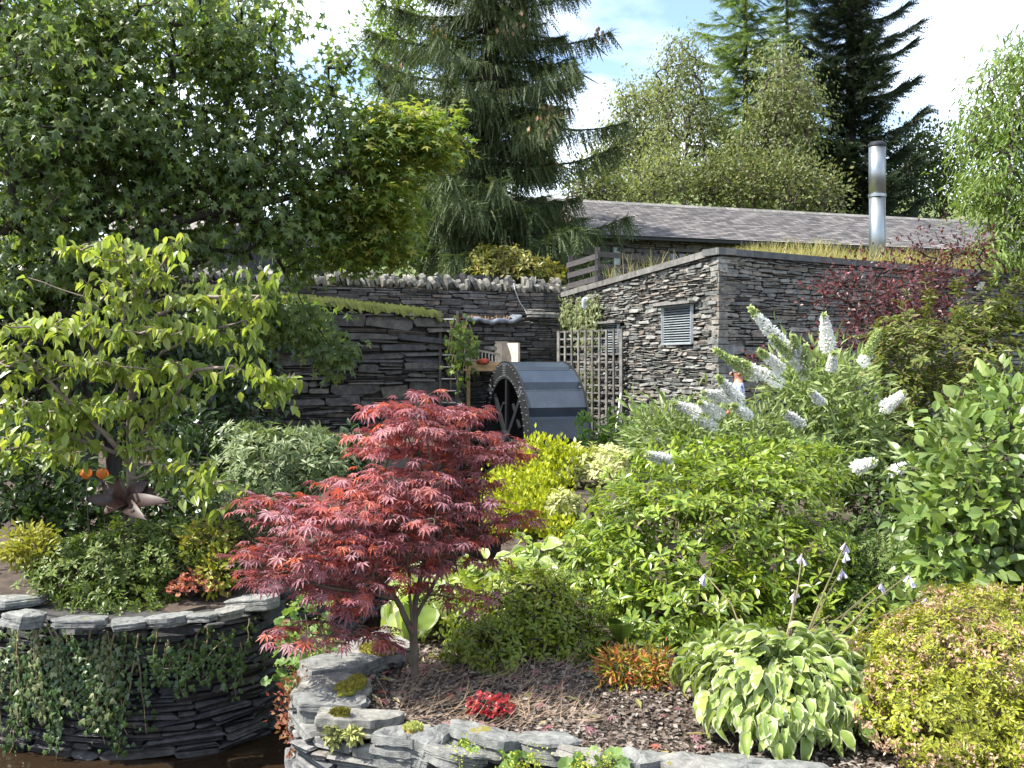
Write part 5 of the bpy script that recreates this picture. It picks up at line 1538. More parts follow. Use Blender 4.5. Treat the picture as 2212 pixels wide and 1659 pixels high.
shrub('dark_shrub', 'dark shrub between the buddleia and the glossy shrub', 'shrub', b_, [(1910, 1090, 100, 80, 8.6, .5), (1990, 1060, 80, 110, 8.7, .5), (1880, 1170, 90, 50, 8.2, .4), (2040, 970, 70, 80, 8.9, .4)], 520, 8, 'oblan', .075, .04, m_leaf('dark shrub leaf', [(.045, .08, .02), (.065, .105, .025), (.09, .13, .03)], .3, .4), 'rosette', M_BARKDARK, .003, 0, 49, shell=.3)  # plain dark green foliage
M_NETT = m_leaf('weed leaf', [(.10, .19, .03), (.14, .24, .04)], .35, .5)
for k, (px, py, Y) in enumerate([(1262, 905, 14.5), (1325, 900, 14.2), (1385, 895, 13.6), (1300, 935, 14.0), (1355, 930, 13.8)]):
    b_ = W(px, py, Y); lab = ['leafy green weed at the edge of the wheel rim', 'tallest leafy green weed before the trellis', 'leafy green weed against the lit stone face', 'short leafy green weed between wheel and trellis', 'leafy green weed at the foot of the leaning pole'][k]
    bs = b_.copy(); bs[2] = -.2
    shrub('tall_weed', lab, 'plant', bs, [(px, py + 30, 12, 42, Y, .08)], 26, 7, 'ovate', .07, .035, M_NETT, 'out', M_STEMG, .003, 0, 60 + k, group='tall weeds before the trellis')

# --- golden and cream shrubs
M_GOLD = m_leaf('golden leaf', [(.34, .38, .018), (.42, .45, .02), (.48, .49, .03), (.28, .34, .02)], .35, .45, tint=1.3)
gb = W(1150, 1210, 8.4); gb[2] = -.12
gs, _ = shrub('golden_shrub', 'bright yellow green shrub with upright shoots in front of the wheel', 'shrub', gb, [(1130, 1070, 90, 60, 8.4, .5), (1170, 1030, 70, 60, 8.5, .4), (1100, 1110, 60, 50, 8.2, .35), (1200, 1120, 60, 45, 8.1, .35), (1160, 970, 8, 30, 8.5, .06), (1182, 975, 8, 30, 8.5, .06), (1205, 985, 8, 28, 8.5, .06), (1232, 985, 8, 26, 8.6, .06), (1140, 985, 8, 25, 8.4, .06), (1250, 1000, 10, 25, 8.7, .08)],
      1100, 7, 'diamond', .045, .035, M_GOLD, 'up', M_STEMG, .002, 0, 38, shell=.35)
M_CREAM = m_leaf('cream leaf', [(.42, .43, .18), (.50, .50, .25), (.34, .38, .12), (.56, .55, .32)], .35, .45)
crb = W(1280, 1120, 8.9); crb[2] = -.12
shrub('cream_variegated_shrub', 'cream and green variegated shrub beside the golden shoots', 'shrub', crb, [(1280, 1000, 65, 38, 8.8, .35), (1320, 980, 40, 25, 8.9, .25), (1225, 1025, 30, 28, 8.6, .2), (1215, 1090, 38, 35, 8.0, .2), (1300, 1030, 55, 30, 8.6, .3)],
      420, 7, 'oblan', .06, .03, M_CREAM, 'rosette', M_BARK, .002, 0, 39, shell=.5)
M_PIER = m_leaf('grey variegated leaf', [(.11, .16, .06), (.16, .21, .09), (.24, .28, .14), (.09, .135, .05)], .3, .45)
pib = W(620, 1120, 9.6); pib[2] = .0
shrub('variegated_pieris', 'grey green variegated shrub at the foot of the dark retaining wall', 'shrub', pib, [(620, 1000, 130, 75, 9.5, .7), (530, 970, 70, 50, 9.8, .5), (690, 1000, 60, 55, 9.4, .4), (560, 1050, 110, 50, 9.1, .5), (650, 950, 70, 30, 9.8, .4)],
      760, 9, 'lance', .095, .04, M_PIER, 'rosette', M_BARKDARK, .003, 0, 40, shell=.55)
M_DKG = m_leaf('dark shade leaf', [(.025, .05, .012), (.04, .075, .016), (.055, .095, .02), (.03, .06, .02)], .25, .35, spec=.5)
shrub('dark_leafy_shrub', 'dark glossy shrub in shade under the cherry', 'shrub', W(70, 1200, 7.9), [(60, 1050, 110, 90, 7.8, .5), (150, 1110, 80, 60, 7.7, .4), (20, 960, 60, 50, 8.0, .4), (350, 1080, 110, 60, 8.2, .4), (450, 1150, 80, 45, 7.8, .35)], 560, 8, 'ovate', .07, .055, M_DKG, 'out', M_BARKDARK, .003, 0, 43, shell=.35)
M_MAR = m_leaf('maroon tinged leaf', [(.05, .07, .02), (.08, .06, .025), (.04, .075, .02), (.10, .05, .03)], .25, .5)
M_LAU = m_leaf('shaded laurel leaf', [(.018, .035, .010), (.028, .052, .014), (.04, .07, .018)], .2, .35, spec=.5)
b_ = W(250, 0, 12.6); b_[2] = .1
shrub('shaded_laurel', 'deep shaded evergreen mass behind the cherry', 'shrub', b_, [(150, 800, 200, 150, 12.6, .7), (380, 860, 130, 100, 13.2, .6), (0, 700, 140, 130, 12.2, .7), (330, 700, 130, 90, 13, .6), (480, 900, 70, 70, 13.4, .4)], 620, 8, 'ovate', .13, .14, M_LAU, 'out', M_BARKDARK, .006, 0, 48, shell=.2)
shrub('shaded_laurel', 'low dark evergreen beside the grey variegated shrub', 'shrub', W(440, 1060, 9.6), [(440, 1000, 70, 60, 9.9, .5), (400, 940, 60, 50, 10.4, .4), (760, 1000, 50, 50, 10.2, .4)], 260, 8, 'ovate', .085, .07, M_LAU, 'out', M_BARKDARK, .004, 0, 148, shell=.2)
shrub('low_dark_shrub', 'low dark maroon tinged shrub left of the red maple', 'shrub', W(520, 1270, 7.4), [(530, 1150, 75, 60, 7.5, .35), (500, 1220, 60, 40, 7.2, .3)], 360, 8, 'lance', .055, .04, M_MAR, 'out', M_BARKDARK, .002, 0, 44, shell=.4)
M_BUSH = m_leaf('mid green bush leaf', [(.075, .12, .018), (.10, .155, .022), (.13, .18, .03), (.16, .20, .04), (.09, .13, .02)], .3, .4)
shrub('rounded_bush', 'rounded small leaved green bush on the round planter', 'shrub', W(280, 1320, 6.9), [(280, 1215, 170, 90, 7.1, .5), (190, 1240, 110, 70, 6.95, .4), (380, 1200, 100, 80, 7.1, .4), (260, 1290, 130, 40, 6.75, .3), (140, 1210, 60, 50, 7.0, .3), (300, 1150, 100, 25, 7.4, .2)],
      1700, 7, 'oblan', .042, .02, M_BUSH, 'rosette', M_BARKDARK, .0018, 0, 45, shell=.5, ground=-.1)
M_YEL = m_leaf('yellow leaf', [(.30, .30, .04), (.38, .36, .06), (.24, .26, .04)], .35, .5)
shrub('yellow_bush', 'small yellow leaved bush at the end of the rounded bush', 'shrub', W(60, 1250, 6.95), [(60, 1180, 40, 35, 6.95, .18), (90, 1200, 25, 30, 6.9, .12)], 150, 7, 'diamond', .05, .03, M_YEL, 'out', M_BARK, .0015, 0, 46)
shrub('yellow_bush', 'yellow green spreading shoots between the rounded bush and the red maple', 'shrub', W(450, 1280, 6.95), [(450, 1170, 50, 40, 7.0, .2), (470, 1230, 35, 40, 6.9, .2)], 170, 7, 'diamond', .048, .035, m_leaf('lime leaf', [(.20, .24, .03), (.25, .27, .035), (.22, .15, .04)], .35, .5), 'out', M_BARK, .0015, 0, 47)

# rust brown broad leaves and orange flower cups
M_RUST = m_plain('rust brown leaf', (.038, .016, .010), .55, var=.3, scale=12)
rp_ = thing('rust_brown_plant', 'rust brown plant of broad curved leaves behind the rounded bush', 'plant', W(280, 1140, 7.1))
r_ = np.random.default_rng(4)
for (tx, ty, dY, sz) in ((362, 1082, -.25, .46), (322, 1036, .05, .40), (222, 1042, .05, .36), (185, 1078, -.1, .36), (312, 1120, -.3, .30), (255, 1032, -.05, .36), (225, 1112, -.25, .3), (340, 1060, .1, .3)):
    c0 = W(272, 1088, 7.0); tip = W(tx, ty, 7.0 + dY); d = nrmz(tip - c0); ln = np.linalg.norm(tip - c0)
    n = 8; t = np.linspace(0, 1, n)
    nrm_ = nrmz(np.cross(d, np.cross(np.array([0, -1, .35]), d)))
    sd = np.cross(d, nrm_)
    V = []
    for th in (0, -.008):
        for tt_ in t:
            w_ = .045 * math.sin(math.pi * tt_ ** .75) ** .8 + .008
            cpt = c0 + d * ln * tt_ + nrm_ * (.10 * math.sin(math.pi * tt_ * .9) * ln - .1 * ln * tt_ ** 2 + th)
            V += [cpt - sd * w_ + nrm_ * .03, cpt, cpt + sd * w_ + nrm_ * .03]
    F = [(3 * i + s_, 3 * i + s_ + 1, 3 * i + s_ + 4, 3 * i + s_ + 3) for i in range(n - 1) for s_ in (0, 1)] + [(24 + 3 * i + s_ + 3, 24 + 3 * i + s_ + 4, 24 + 3 * i + s_ + 1, 24 + 3 * i + s_) for i in range(n - 1) for s_ in (0, 1)]
    F += [(3 * i, 3 * i + 3, 24 + 3 * i + 3, 24 + 3 * i) for i in range(n - 1)] + [(3 * i + 5, 3 * i + 2, 24 + 3 * i + 2, 24 + 3 * i + 5) for i in range(n - 1)]
    g = Geo(); g.add(np.array(V), np.array(F)); g.build('leaf', M_RUST, rp_, True)
g = Geo(); c0 = W(272, 1088, 7.0); g.tube([c0 + np.array([0, .02, -.75]), c0], [.02, .02], 8); g.build('stem', M_RUST, rp_)
M_ORG = m_leaf('orange cup', [(.62, .16, .03), (.72, .26, .06)], .25, .4)
for k, (px, py) in enumerate(((157, 991), (186, 1026), (221, 1026))):
    fl_ = thing('orange_flower', ['highest orange flower above the rust brown plant', 'orange flower cup farther from the rust brown leaves', 'orange flower cup right above the rust brown leaves'][k], 'flower', W(px, py, 7.35) - UP * .9, 'orange flowers beside the rust brown plant')
    c0 = W(px, py, 7.35)
    g = Geo(); g.tube([c0 - UP * .9, c0 - UP * .4 + np.array([.02, 0, 0]), c0 - UP * .03], [.004, .004, .003], 6); g.build('stem', M_BARKDARK, fl_)
    for q in range(6):
        a = q * math.pi / 3
        o_ = np.array([math.cos(a), math.sin(a), 0]); t_ = np.array([-o_[1], o_[0], 0])
        V = [c0 - UP * .035 + o_ * .006, c0 + o_ * .04 + t_ * .026, c0 + o_ * .04 - t_ * .026, c0 + UP * .03 + o_ * .036 + t_ * .02, c0 + UP * .03 + o_ * .036 - t_ * .02, c0 + UP * .05 + o_ * .026]
        g = Geo(); g.add(np.array(V), [np.array([[0, 2, 1], [3, 4, 5]]), np.array([[1, 2, 4, 3]])]); g.build('petal', M_ORG, fl_, True)

# --- lady's mantle in the gap, ivy
M_ALCH = m_leaf('lady mantle leaf', [(.10, .17, .04), (.13, .21, .05), (.16, .24, .06)], .35, .5)
M_ALCHF = m_leaf('lime flower', [(.36, .38, .04), (.44, .44, .06), (.28, .34, .04)], .3, .6)
def mantle(label, blobs, seed, base, n=90, size=.07):
    r = np.random.default_rng(seed)
    root = thing('lady_mantle', label, 'plant', base, "lime flowered plants on the stone walls")
    tg, cen = blob_points(blobs, n, seed, .3)
    o_ = nrmz(tg - cen + 1e-6)
    L_ = Leaves(); L_.add(tg, jit(o_ - UP * .3, .4, r), jit(o_ * .6 + UP * .5 + np.array([0, -.5, 0]), .35, r), size * r.uniform(.6, 1.2, n))
    L_.build(root, 'round', M_ALCH, nparts=min(n, 120), seed=seed)
    g = Geo(); bp_ = np.asarray(base, float)
    for p in tg[::3]: g.tube([bp_, (bp_ + p) / 2 + UP * .03, p], [.003, .002, .0015], 4, False)
    g.build('stem', M_STEMG, root)
    fc, _ = blob_points([(b[0], b[1] - b[3] * .3, b[2], b[3], b[4] - .06, b[5]) for b in blobs], max(10, n // 5), seed + 5, .6)
    P = np.repeat(fc, 26, 0) + r.normal(size=(len(fc) * 26, 3)) * .022
    L2 = Leaves(); L2.add(P, nrmz(r.normal(size=P.shape)), nrmz(r.normal(size=P.shape)), .012)
    L2.build(root, 'diamond', M_ALCHF, rest='blossoms', seed=seed)
mantle('lime flowered leafy plant hanging in the gap above the stream', [(655, 1340, 45, 45, 6.6, .25), (640, 1420, 50, 50, 6.3, .25), (700, 1450, 40, 50, 6.0, .2)], 3, W(680, 1470, 6.3), 170, .085)
mantle('lime flowered plant in the joints below the long tilted slab', [(995, 1645, 28, 25, 3.95, .06), (1000, 1625, 18, 15, 3.95, .05)], 4, W(1000, 1668, 4.05), 22, .05)
mantle('leafy lime plant at the foot of the wall below the rusty spotted slab', [(1130, 1655, 45, 22, 3.85, .06)], 5, W(1130, 1690, 3.95), 22, .07)
mantle('leafy lime plant at the foot of the wall below the pointed slab', [(1290, 1660, 50, 18, 3.75, .06)], 6, W(1290, 1695, 3.85), 22, .07)
M_SEDUM = m_leaf('pale sedum', [(.32, .34, .10), (.40, .40, .14), (.26, .30, .10)], .2, .6)
for k, (px, py, Y, lab) in enumerate(((720, 1593, 4.22, 'pale yellow rosette fern growing from the wall joints'), (765, 1587, 4.18, 'smaller pale rosette plant in the wall joint under the slab'))):
    shrub('wall_rosette', lab, 'plant', W(px, py + 14, Y + .02), [(px, py, 22 - 6 * k, 20 - 8 * k, Y, .03)], 26, 8, 'oblan', .035, .01, M_SEDUM, 'rosette', M_STEMG, .001, 0, 70 + k)
M_REDV = m_leaf('small red creeper leaf', [(.24, .05, .04), (.32, .10, .06), (.18, .09, .03), (.28, .14, .06)], .3, .5)
shrub('red_creeper', 'small red leaved creeper hanging at the corner of the planter wall', 'plant', W(655, 1490, 4.75), [(628, 1530, 25, 40, 4.75, .08), (640, 1480, 15, 25, 4.8, .05), (640, 1590, 15, 40, 4.6, .06)], 70, 6, 'diamond', .026, .025, M_REDV, 'out', M_TWIG, .0012, 0, 72, shell=.0)
for k, (px, py, rx, ry, lab) in enumerate(((815, 1402, 42, 15, 'large cushion of yellow moss on the coping by the maple'), (748, 1490, 24, 10, 'small cushion of yellow moss on the stacked coping'), (770, 1476, 20, 12, 'greenish moss cushion between two coping slabs'), (735, 1545, 22, 5, 'thin strip of yellow moss on the coping edge'), (893, 1578, 22, 6, 'orange brown moss patch on the rounded slab'))):
    Y = (EYE - .03) * F_PX / (py - HZ); c = W(px, py, Y)
    mo_ = thing('moss_cushion', lab, 'moss', c, 'moss cushions on the planter coping')
    V, F = rock_mesh(2 * rx / F_PX * Y, 2.6 * ry / F_PX * Y * 2.2, .05, 200 + k, 8, .12, 2.2)
    link('cushion', mesh('cushion', V + np.array([0, .0, -.005]), [F], [m_leaf('yellow moss', [(.15, .135, .025), (.20, .17, .03), (.13, .13, .025)], 0, .95, spec=.1) if k < 4 else m_leaf('orange moss', [(.26, .15, .03), (.3, .2, .04)], 0, .95, spec=.1)], smooth=True), mo_)
    r = np.random.default_rng(k); n = 420
    a, f = r.random(n) * 6.28, np.sqrt(r.random(n))
    P = c + np.stack([np.cos(a) * f * rx / F_PX * Y, np.sin(a) * f * 2.6 * ry / F_PX * Y, .024 * np.sqrt(1 - f * f * .95)], 1)
    L_ = Leaves(); L_.add(P, jit(np.tile(UP, (n, 1)), .6, r), r.normal(size=(n, 3)), .016 * r.uniform(.6, 1.3, n)); L_.build(mo_, 'diamond', m_leaf('moss tip', [(.17, .155, .025), (.23, .20, .03)], .2, .9) if k < 4 else M_SEDUM, rest='foliage', seed=k)

M_IVY = m_leaf('ivy leaf', [(.030, .065, .016), (.045, .09, .02), (.06, .11, .025), (.09, .14, .035)], .2, .35, spec=.55)
M_IVYP = m_leaf('pale ivy leaf', [(.16, .19, .08), (.22, .24, .11), (.10, .14, .05), (.27, .28, .15)], .25, .4)
def ivy(label, path, strands, n_per, size, mat, seed, c0=.06, nparts=0, spread=.07, nm='ivy'):
    """strands: (s0, z0, s1, z1) along a wall"""
    r = np.random.default_rng(seed)
    p0 = path.map(np.array(strands[0][0]), np.array(c0), np.array(strands[0][1]))
    root = thing(nm, label, 'ivy', p0)
    L_, g = Leaves(), Geo()
    for (s0, z0, s1, z1) in strands:
        k = 8; t = np.linspace(0, 1, k)
        ln = math.hypot(s1 - s0, z1 - z0)
        ss = s0 + (s1 - s0) * t + np.cumsum(r.normal(0, .05 * ln, k)) * .5; zz = z0 + (z1 - z0) * t
        P = path.map(ss, np.full(k, c0) + .02 * r.random(k), zz)
        g.tube(P, np.linspace(.006, .002, k), 4, False)
        n = max(3, int(n_per * ln)); q = r.random(n) * (k - 1); i = np.minimum(q.astype(int), k - 2); f = (q - i)
        sl = ss[i] * (1 - f) + ss[i + 1] * f + r.normal(0, spread, n); zl = zz[i] * (1 - f) + zz[i + 1] * f + r.normal(0, spread * .7, n)
        cc = c0 + .01 + r.random(n) ** 2 * spread
        PP = path.map(sl, cc, zl); _, tt, nn = path.at(sl)
        n3_ = np.column_stack([nn, np.zeros(n)]); t3_ = np.column_stack([tt, np.zeros(n)])
        L_.add(PP, jit(-UP + t3_ * r.normal(0, .6, (n, 1)), .3, r), jit(n3_ + UP * .45, .35, r), size * r.uniform(.5, 1.25, n))
    g.build('stem', M_TWIG, root)
    L_.build(root, 'ivy', mat, nparts=nparts, seed=seed)
    return root
r_ = np.random.default_rng(17)
def s_left(px): return s_at(LW, px)
st = []
for px in np.concatenate([r_.uniform(0, 250, 40), r_.uniform(250, 420, 8), r_.uniform(360, 590, 16)]):
    s0 = s_left(px); z0 = r_.uniform(-.35, -.08) if px > 90 else r_.uniform(-.6, -.05)
    st.append((s0, z0, s0 + r_.normal(0, .10), z0 - r_.uniform(.15, .75 if px < 330 else .35)))
ivy('ivy trailing over the shaded round planter wall', LW, st, 85, .042, M_IVY, 18, .07, 300, .035)
st = [(s_left(px), -.15, s_left(px) + .05, r_.uniform(-.9, -.5)) for px in (20, 60, 95, 110, 150, 245, 260, 240)]
ivy('pale sunlit ivy strands at the end of the round planter wall', LW, st, 90, .042, M_IVYP, 19, .09, 120, .03)
st = []
for px in r_.uniform(430, 690, 60):
    s0 = s_at(RET, px); zt = ret_top(s0)
    st.append((s0, zt - r_.uniform(0, .4), s0 + r_.normal(0, .25), zt - r_.uniform(.7, 2.4) * (1.0 if px < 580 else .4)))
ivy('dark ivy mat covering the end of the retaining wall', RET, st, 45, .13, M_DKG, 20, .10, 0, .14)
st = [(s_at(PL, px), z_at(PL, s_at(PL, px), r_.uniform(640, 690)), s_at(PL, px) + r_.normal(0, .2), z_at(PL, s_at(PL, px), r_.uniform(690, 760))) for px in r_.uniform(1218, 1300, 46)]
ivy('pale dusty ivy on the lit stone wall above the trellis', PL, st, 75, .085, M_IVYP, 21, .08, 0, .14)
st = [(s_at(PL, px), .9 + r_.random() * .8, s_at(PL, px) + r_.normal(0, .1), .2 + r_.random()) for px in r_.uniform(1225, 1300, 22)]
ivy('pale ivy growing behind the trellis bars', PL, st, 50, .085, M_IVYP, 22, .08, 0, .12)
M_VINE = m_leaf('vine leaf', [(.10, .16, .03), (.15, .21, .035), (.07, .12, .025)], .4, .45)
RE2 = Path([(-1.75, 18.45), (-.75, 18.9)], False)
st = [(s_, 2.45 - r_.random() * .2, s_ + r_.normal(0, .1), 2.45 - r_.uniform(.4, 2.2)) for s_ in r_.uniform(.55, .95, 16)] + [(s_, 2.2 - r_.random() * .4, s_ + .25, 1.85) for s_ in r_.uniform(.75, 1.0, 10)]
ivy('bright green climber around the upright ladder', RE2, st, 9, .13, M_VINE, 23, .12, 0, .11, 'climber')
# ------------------------------------------------------------------ large trees
def gz(p):
    return float(ground_h(np.array([p[0]]), np.array([p[1]]))[0])
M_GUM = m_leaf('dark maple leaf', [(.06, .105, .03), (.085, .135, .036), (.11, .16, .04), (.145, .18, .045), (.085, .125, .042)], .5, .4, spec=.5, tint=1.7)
M_GUMY = m_leaf('sunlit maple leaf', [(.10, .16, .04), (.14, .20, .045), (.19, .23, .05), (.26, .25, .055)], .5, .45, tint=1.5)  # sunlight on the right-hand sprays put into a lighter, yellower leaf colour
tb_ = np.array([*W(190, 0, 12.2)[:2], .1])
tm = [[tb_, W(195, 700, 12.2), W(200, 560, 12.2), W(190, 450, 12.2), W(160, 340, 12.1), W(80, 240, 12), W(-20, 150, 11.8)],
      [W(200, 520, 12.2), W(215, 420, 12.3), W(235, 300, 12.4), W(270, 150, 12.5), W(300, 40, 12.5), W(320, -150, 12.5)],
      [W(205, 430, 12.3), W(290, 300, 12.4), W(350, 180, 12.6), W(440, 140, 12.8), W(640, 175, 13.2), W(760, 220, 13.5)],
      [W(200, 540, 12.2), W(330, 490, 12.4), W(430, 465, 12.6), W(560, 440, 13), W(640, 420, 13.4), W(800, 350, 14), W(930, 300, 14.3)],
      [W(270, 300, 12.4), W(400, 230, 12.7), W(560, 260, 13.1)], [W(420, 470, 12.6), W(560, 480, 13), W(700, 500, 13.6), W(860, 530, 14.2)],
      [W(500, 450, 12.8), W(600, 560, 13.6), W(650, 650, 14.2), W(720, 760, 14.4)], [W(180, 600, 12.2), W(60, 500, 11.8), W(-60, 420, 11.5)], [W(235, 300, 12.4), W(140, 180, 12), W(60, 60, 11.8)]]
bl = [(60, 60, 190, 90, 12, 1.6), (250, 50, 180, 80, 12.3, 1.6), (440, 60, 150, 70, 12.8, 1.4), (570, 40, 70, 35, 13, .8), (80, 200, 180, 90, 11.9, 1.5), (280, 190, 120, 60, 12.2, 1.2), (510, 140, 120, 50, 13, 1.0), (610, 200, 60, 35, 13.2, .7),
      (100, 330, 180, 90, 11.9, 1.4), (310, 300, 130, 60, 12.4, 1.2), (460, 260, 130, 50, 12.9, 1.0), (600, 280, 80, 45, 13.2, .8), (740, 130, 38, 32, 13.6, .4), (725, 225, 55, 40, 13.5, .5), (780, 290, 70, 40, 13.7, .6),
      (350, 400, 180, 60, 12.7, 1.0), (520, 370, 130, 50, 13, .9), (680, 370, 100, 45, 13.5, .8), (100, 460, 150, 60, 11.9, 1.0), (560, 470, 130, 40, 13.1, .8), (420, 520, 100, 35, 12.8, .7), (600, 540, 90, 30, 13.3, .6), (690, 470, 80, 40, 13.6, .7),
      (640, 580, 50, 20, 13.9, .4), (150, 560, 130, 40, 12.0, .7), (330, 560, 110, 40, 12.5, .7), (60, 620, 90, 60, 12, .7)]
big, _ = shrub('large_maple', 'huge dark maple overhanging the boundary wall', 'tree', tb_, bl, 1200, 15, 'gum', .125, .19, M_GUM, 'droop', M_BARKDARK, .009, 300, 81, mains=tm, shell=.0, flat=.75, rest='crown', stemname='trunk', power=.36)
bl = [(860, 270, 70, 40, 14, .7), (930, 255, 45, 25, 14.2, .4), (880, 330, 90, 35, 14, .7), (950, 320, 45, 25, 14.2, .4), (840, 400, 75, 35, 14, .6), (790, 450, 90, 40, 13.9, .7), (860, 480, 55, 30, 14.2, .5), (780, 520, 80, 30, 14, .6), (840, 545, 50, 25, 14.1, .5), (740, 560, 60, 22, 13.9, .5), (700, 420, 60, 30, 13.7, .5), (760, 350, 60, 30, 13.8, .5)]
P_, C_ = blob_points(bl, 430, 82, 0.0); r_ = np.random.default_rng(82)
idx = np.repeat(np.arange(len(P_)), 9); off = r_.normal(size=(len(idx), 3)) * .19 * np.array([1, 1, .55])
Lf = Leaves(); Lf.add(P_[idx] + off, jit(nrmz(off * np.array([1, 1, .2])) - UP * .3, .25, r_), jit(np.tile(UP, (len(idx), 1)), .3, r_), .16 * r_.uniform(.7, 1.2, len(idx)))
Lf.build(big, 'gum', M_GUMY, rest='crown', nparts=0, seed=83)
bl = [(560, 690, 90, 45, 14.3, .5), (660, 700, 60, 50, 14.4, .4), (720, 770, 30, 35, 14.4, .25), (500, 650, 70, 40, 14, .4)]
P_, _ = blob_points(bl, 170, 85, 0.0); idx = np.repeat(np.arange(len(P_)), 8); off = r_.normal(size=(len(idx), 3)) * .16 * np.array([1, 1, .6])
Lf = Leaves(); Lf.add(P_[idx] + off, jit(nrmz(off * np.array([1, 1, .1])) * .6 - UP * .6, .25, r_), jit(np.tile(UP * .7 + np.array([.2, -.5, 0]), (len(idx), 1)), .3, r_), .15 * r_.uniform(.7, 1.2, len(idx)))
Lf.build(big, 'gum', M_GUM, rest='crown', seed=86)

# hanging spruce
M_SPR = m_leaf('spruce needles', [(.05, .078, .03), (.065, .095, .036), (.085, .115, .044), (.105, .13, .055), (.055, .085, .042)], .25, .6, spec=.25)
M_SPRC = m_leaf('spruce cones', [(.24, .13, .07), (.32, .20, .11), (.20, .11, .06)], .0, .7)
def conifer(name, label, base, top_z, z0, R, mats, seed, hang=.6, dens=1.0, droop=-.25, tipup=.35, step=.30, strip_w='strip', size=.55, group=None, shape=.75, cones=0, lean=(0, 0), trunk_r=.32, bark=M_BARKDARK, irregular=.25, frac_side=1.0):
    r = np.random.default_rng(seed)
    base = np.asarray(base, float)
    root = thing(name, label, 'tree', base, group)
    H = top_z - base[2]
    g = Geo()
    zz = np.linspace(base[2], top_z, 14); f = (zz - base[2]) / H
    axis = lambda z: np.array([base[0] + lean[0] * (z - base[2]) / H, base[1] + lean[1] * (z - base[2]) / H, z])
    g.tube(np.array([axis(z) for z in zz]), trunk_r * (1 - f) ** .8 + .02, 10)
    L_, Lc = Leaves(), Leaves()
    z = z0
    while z < top_z - .2:
        ff = (z - z0) / (top_z - z0)
        Lmax = R * (1 - ff) ** shape
        nb = max(3, int(5 * (1 if ff < .8 else .7)))
        a0 = r.random() * 6.28
        for k in range(nb):
            a = a0 + 6.283 * k / nb + r.normal(0, .25)
            Lb = Lmax * r.uniform(1 - irregular * 1.6, 1 + irregular * .5)
            if Lb < .2: continue
            o = np.array([math.cos(a), math.sin(a), 0])
            n = 7; t = np.linspace(0, 1, n)[:, None]
            dz = droop * Lb * (t - .0) + (tipup - droop * .6) * Lb * t ** 3 * .6 + .05 * r.normal() * t * Lb
            P = axis(z + r.normal(0, .08)) + o * Lb * t + UP * dz
            g.tube(P, np.linspace(.03 + .012 * Lb, .006, n), 5, False)
            # side twigs and curtains
            m = int(26 * Lb * dens) + 6
            tt = r.random(m) ** .8 * .95 + .08
            tt = np.minimum(tt, 1)
            i = np.minimum((tt * (n - 1)).astype(int), n - 2); q = (tt * (n - 1) - i)[:, None]
            c = P[i] * (1 - q) + P[i + 1] * q
            tanv = nrmz(P[i + 1] - P[i]); side = np.cross(tanv, UP)
            lat = r.normal(0, 1, (m, 1)) * (.24 * Lb * (1.08 - tt[:, None])) * frac_side
            c2 = c + side * lat - UP * np.abs(lat) * .25
            sz = size * r.uniform(.45, 1.15, m) * (.55 + .45 * (1 - ff))
            dv = nrmz(-UP * hang + tanv * (1 - hang) + side * np.sign(lat) * .35 * (1 - hang) + r.normal(0, .16, (m, 3)))
            L_.add(c2, dv, nrmz(np.cross(dv, r.normal(size=(m, 3)))), sz)
            dv2 = nrmz(tanv * .8 + side * np.sign(lat) * .8 - UP * .15 + r.normal(0, .2, (m, 3)))
            L_.add(c2 - dv2 * .1, dv2, jit(np.tile(UP, (m, 1)), .3, r), sz * .75)
            if cones and r.random() < .35 and ff > .1:
                mc = cones
                pc = P[-2] * .6 + P[-1] * .4 + r.normal(0, .15, (mc, 3))
                Lc.add(pc, jit(np.tile(-UP, (mc, 1)), .15, r), r.normal(size=(mc, 3)), .16)
        z += step * r.uniform(.7, 1.3)
    g.build('trunk', bark, root, True)
    L_.build(root, strip_w, mats, rest='crown', seed=seed)
    if Lc.p: Lc.build(root, 'diamond', M_SPRC, rest='cone_clumps', seed=seed)
    return root
sb = np.array([*W(1046, 0, 26.5)[:2], 0]); sb[2] = gz(sb)
sp_t = conifer('norway_spruce', 'tall drooping spruce with brown cones rising behind the boundary wall', sb, 19.5, sb[2] + .5, 3.9, M_SPR, 91, hang=.72, dens=2.8, droop=-.22, tipup=.22, step=.34, size=.62, strip_w='sprig', cones=14, shape=.55, lean=(.35, 0), irregular=.35)
# ivy on its trunk
r_ = np.random.default_rng(92); n = 2600
z_ = r_.uniform(sb[2], 9.0, n); a = r_.random(n) * 6.28; rad = .34 + .12 * r_.random(n)
Pi = np.column_stack([sb[0] + .35 * (z_ - sb[2]) / 16 + np.cos(a) * rad, sb[1] + np.sin(a) * rad, z_])
iv = thing('ivy', 'dark ivy climbing the trunk of the tall spruce', 'ivy', sb)
Li = Leaves(); oo = np.column_stack([np.cos(a), np.sin(a), 0 * a]); Li.add(Pi, jit(-UP + oo * .3, .3, r_), jit(oo + UP * .4, .3, r_), .11 * r_.uniform(.6, 1.2, n)); Li.build(iv, 'ivy', M_IVY, seed=3)
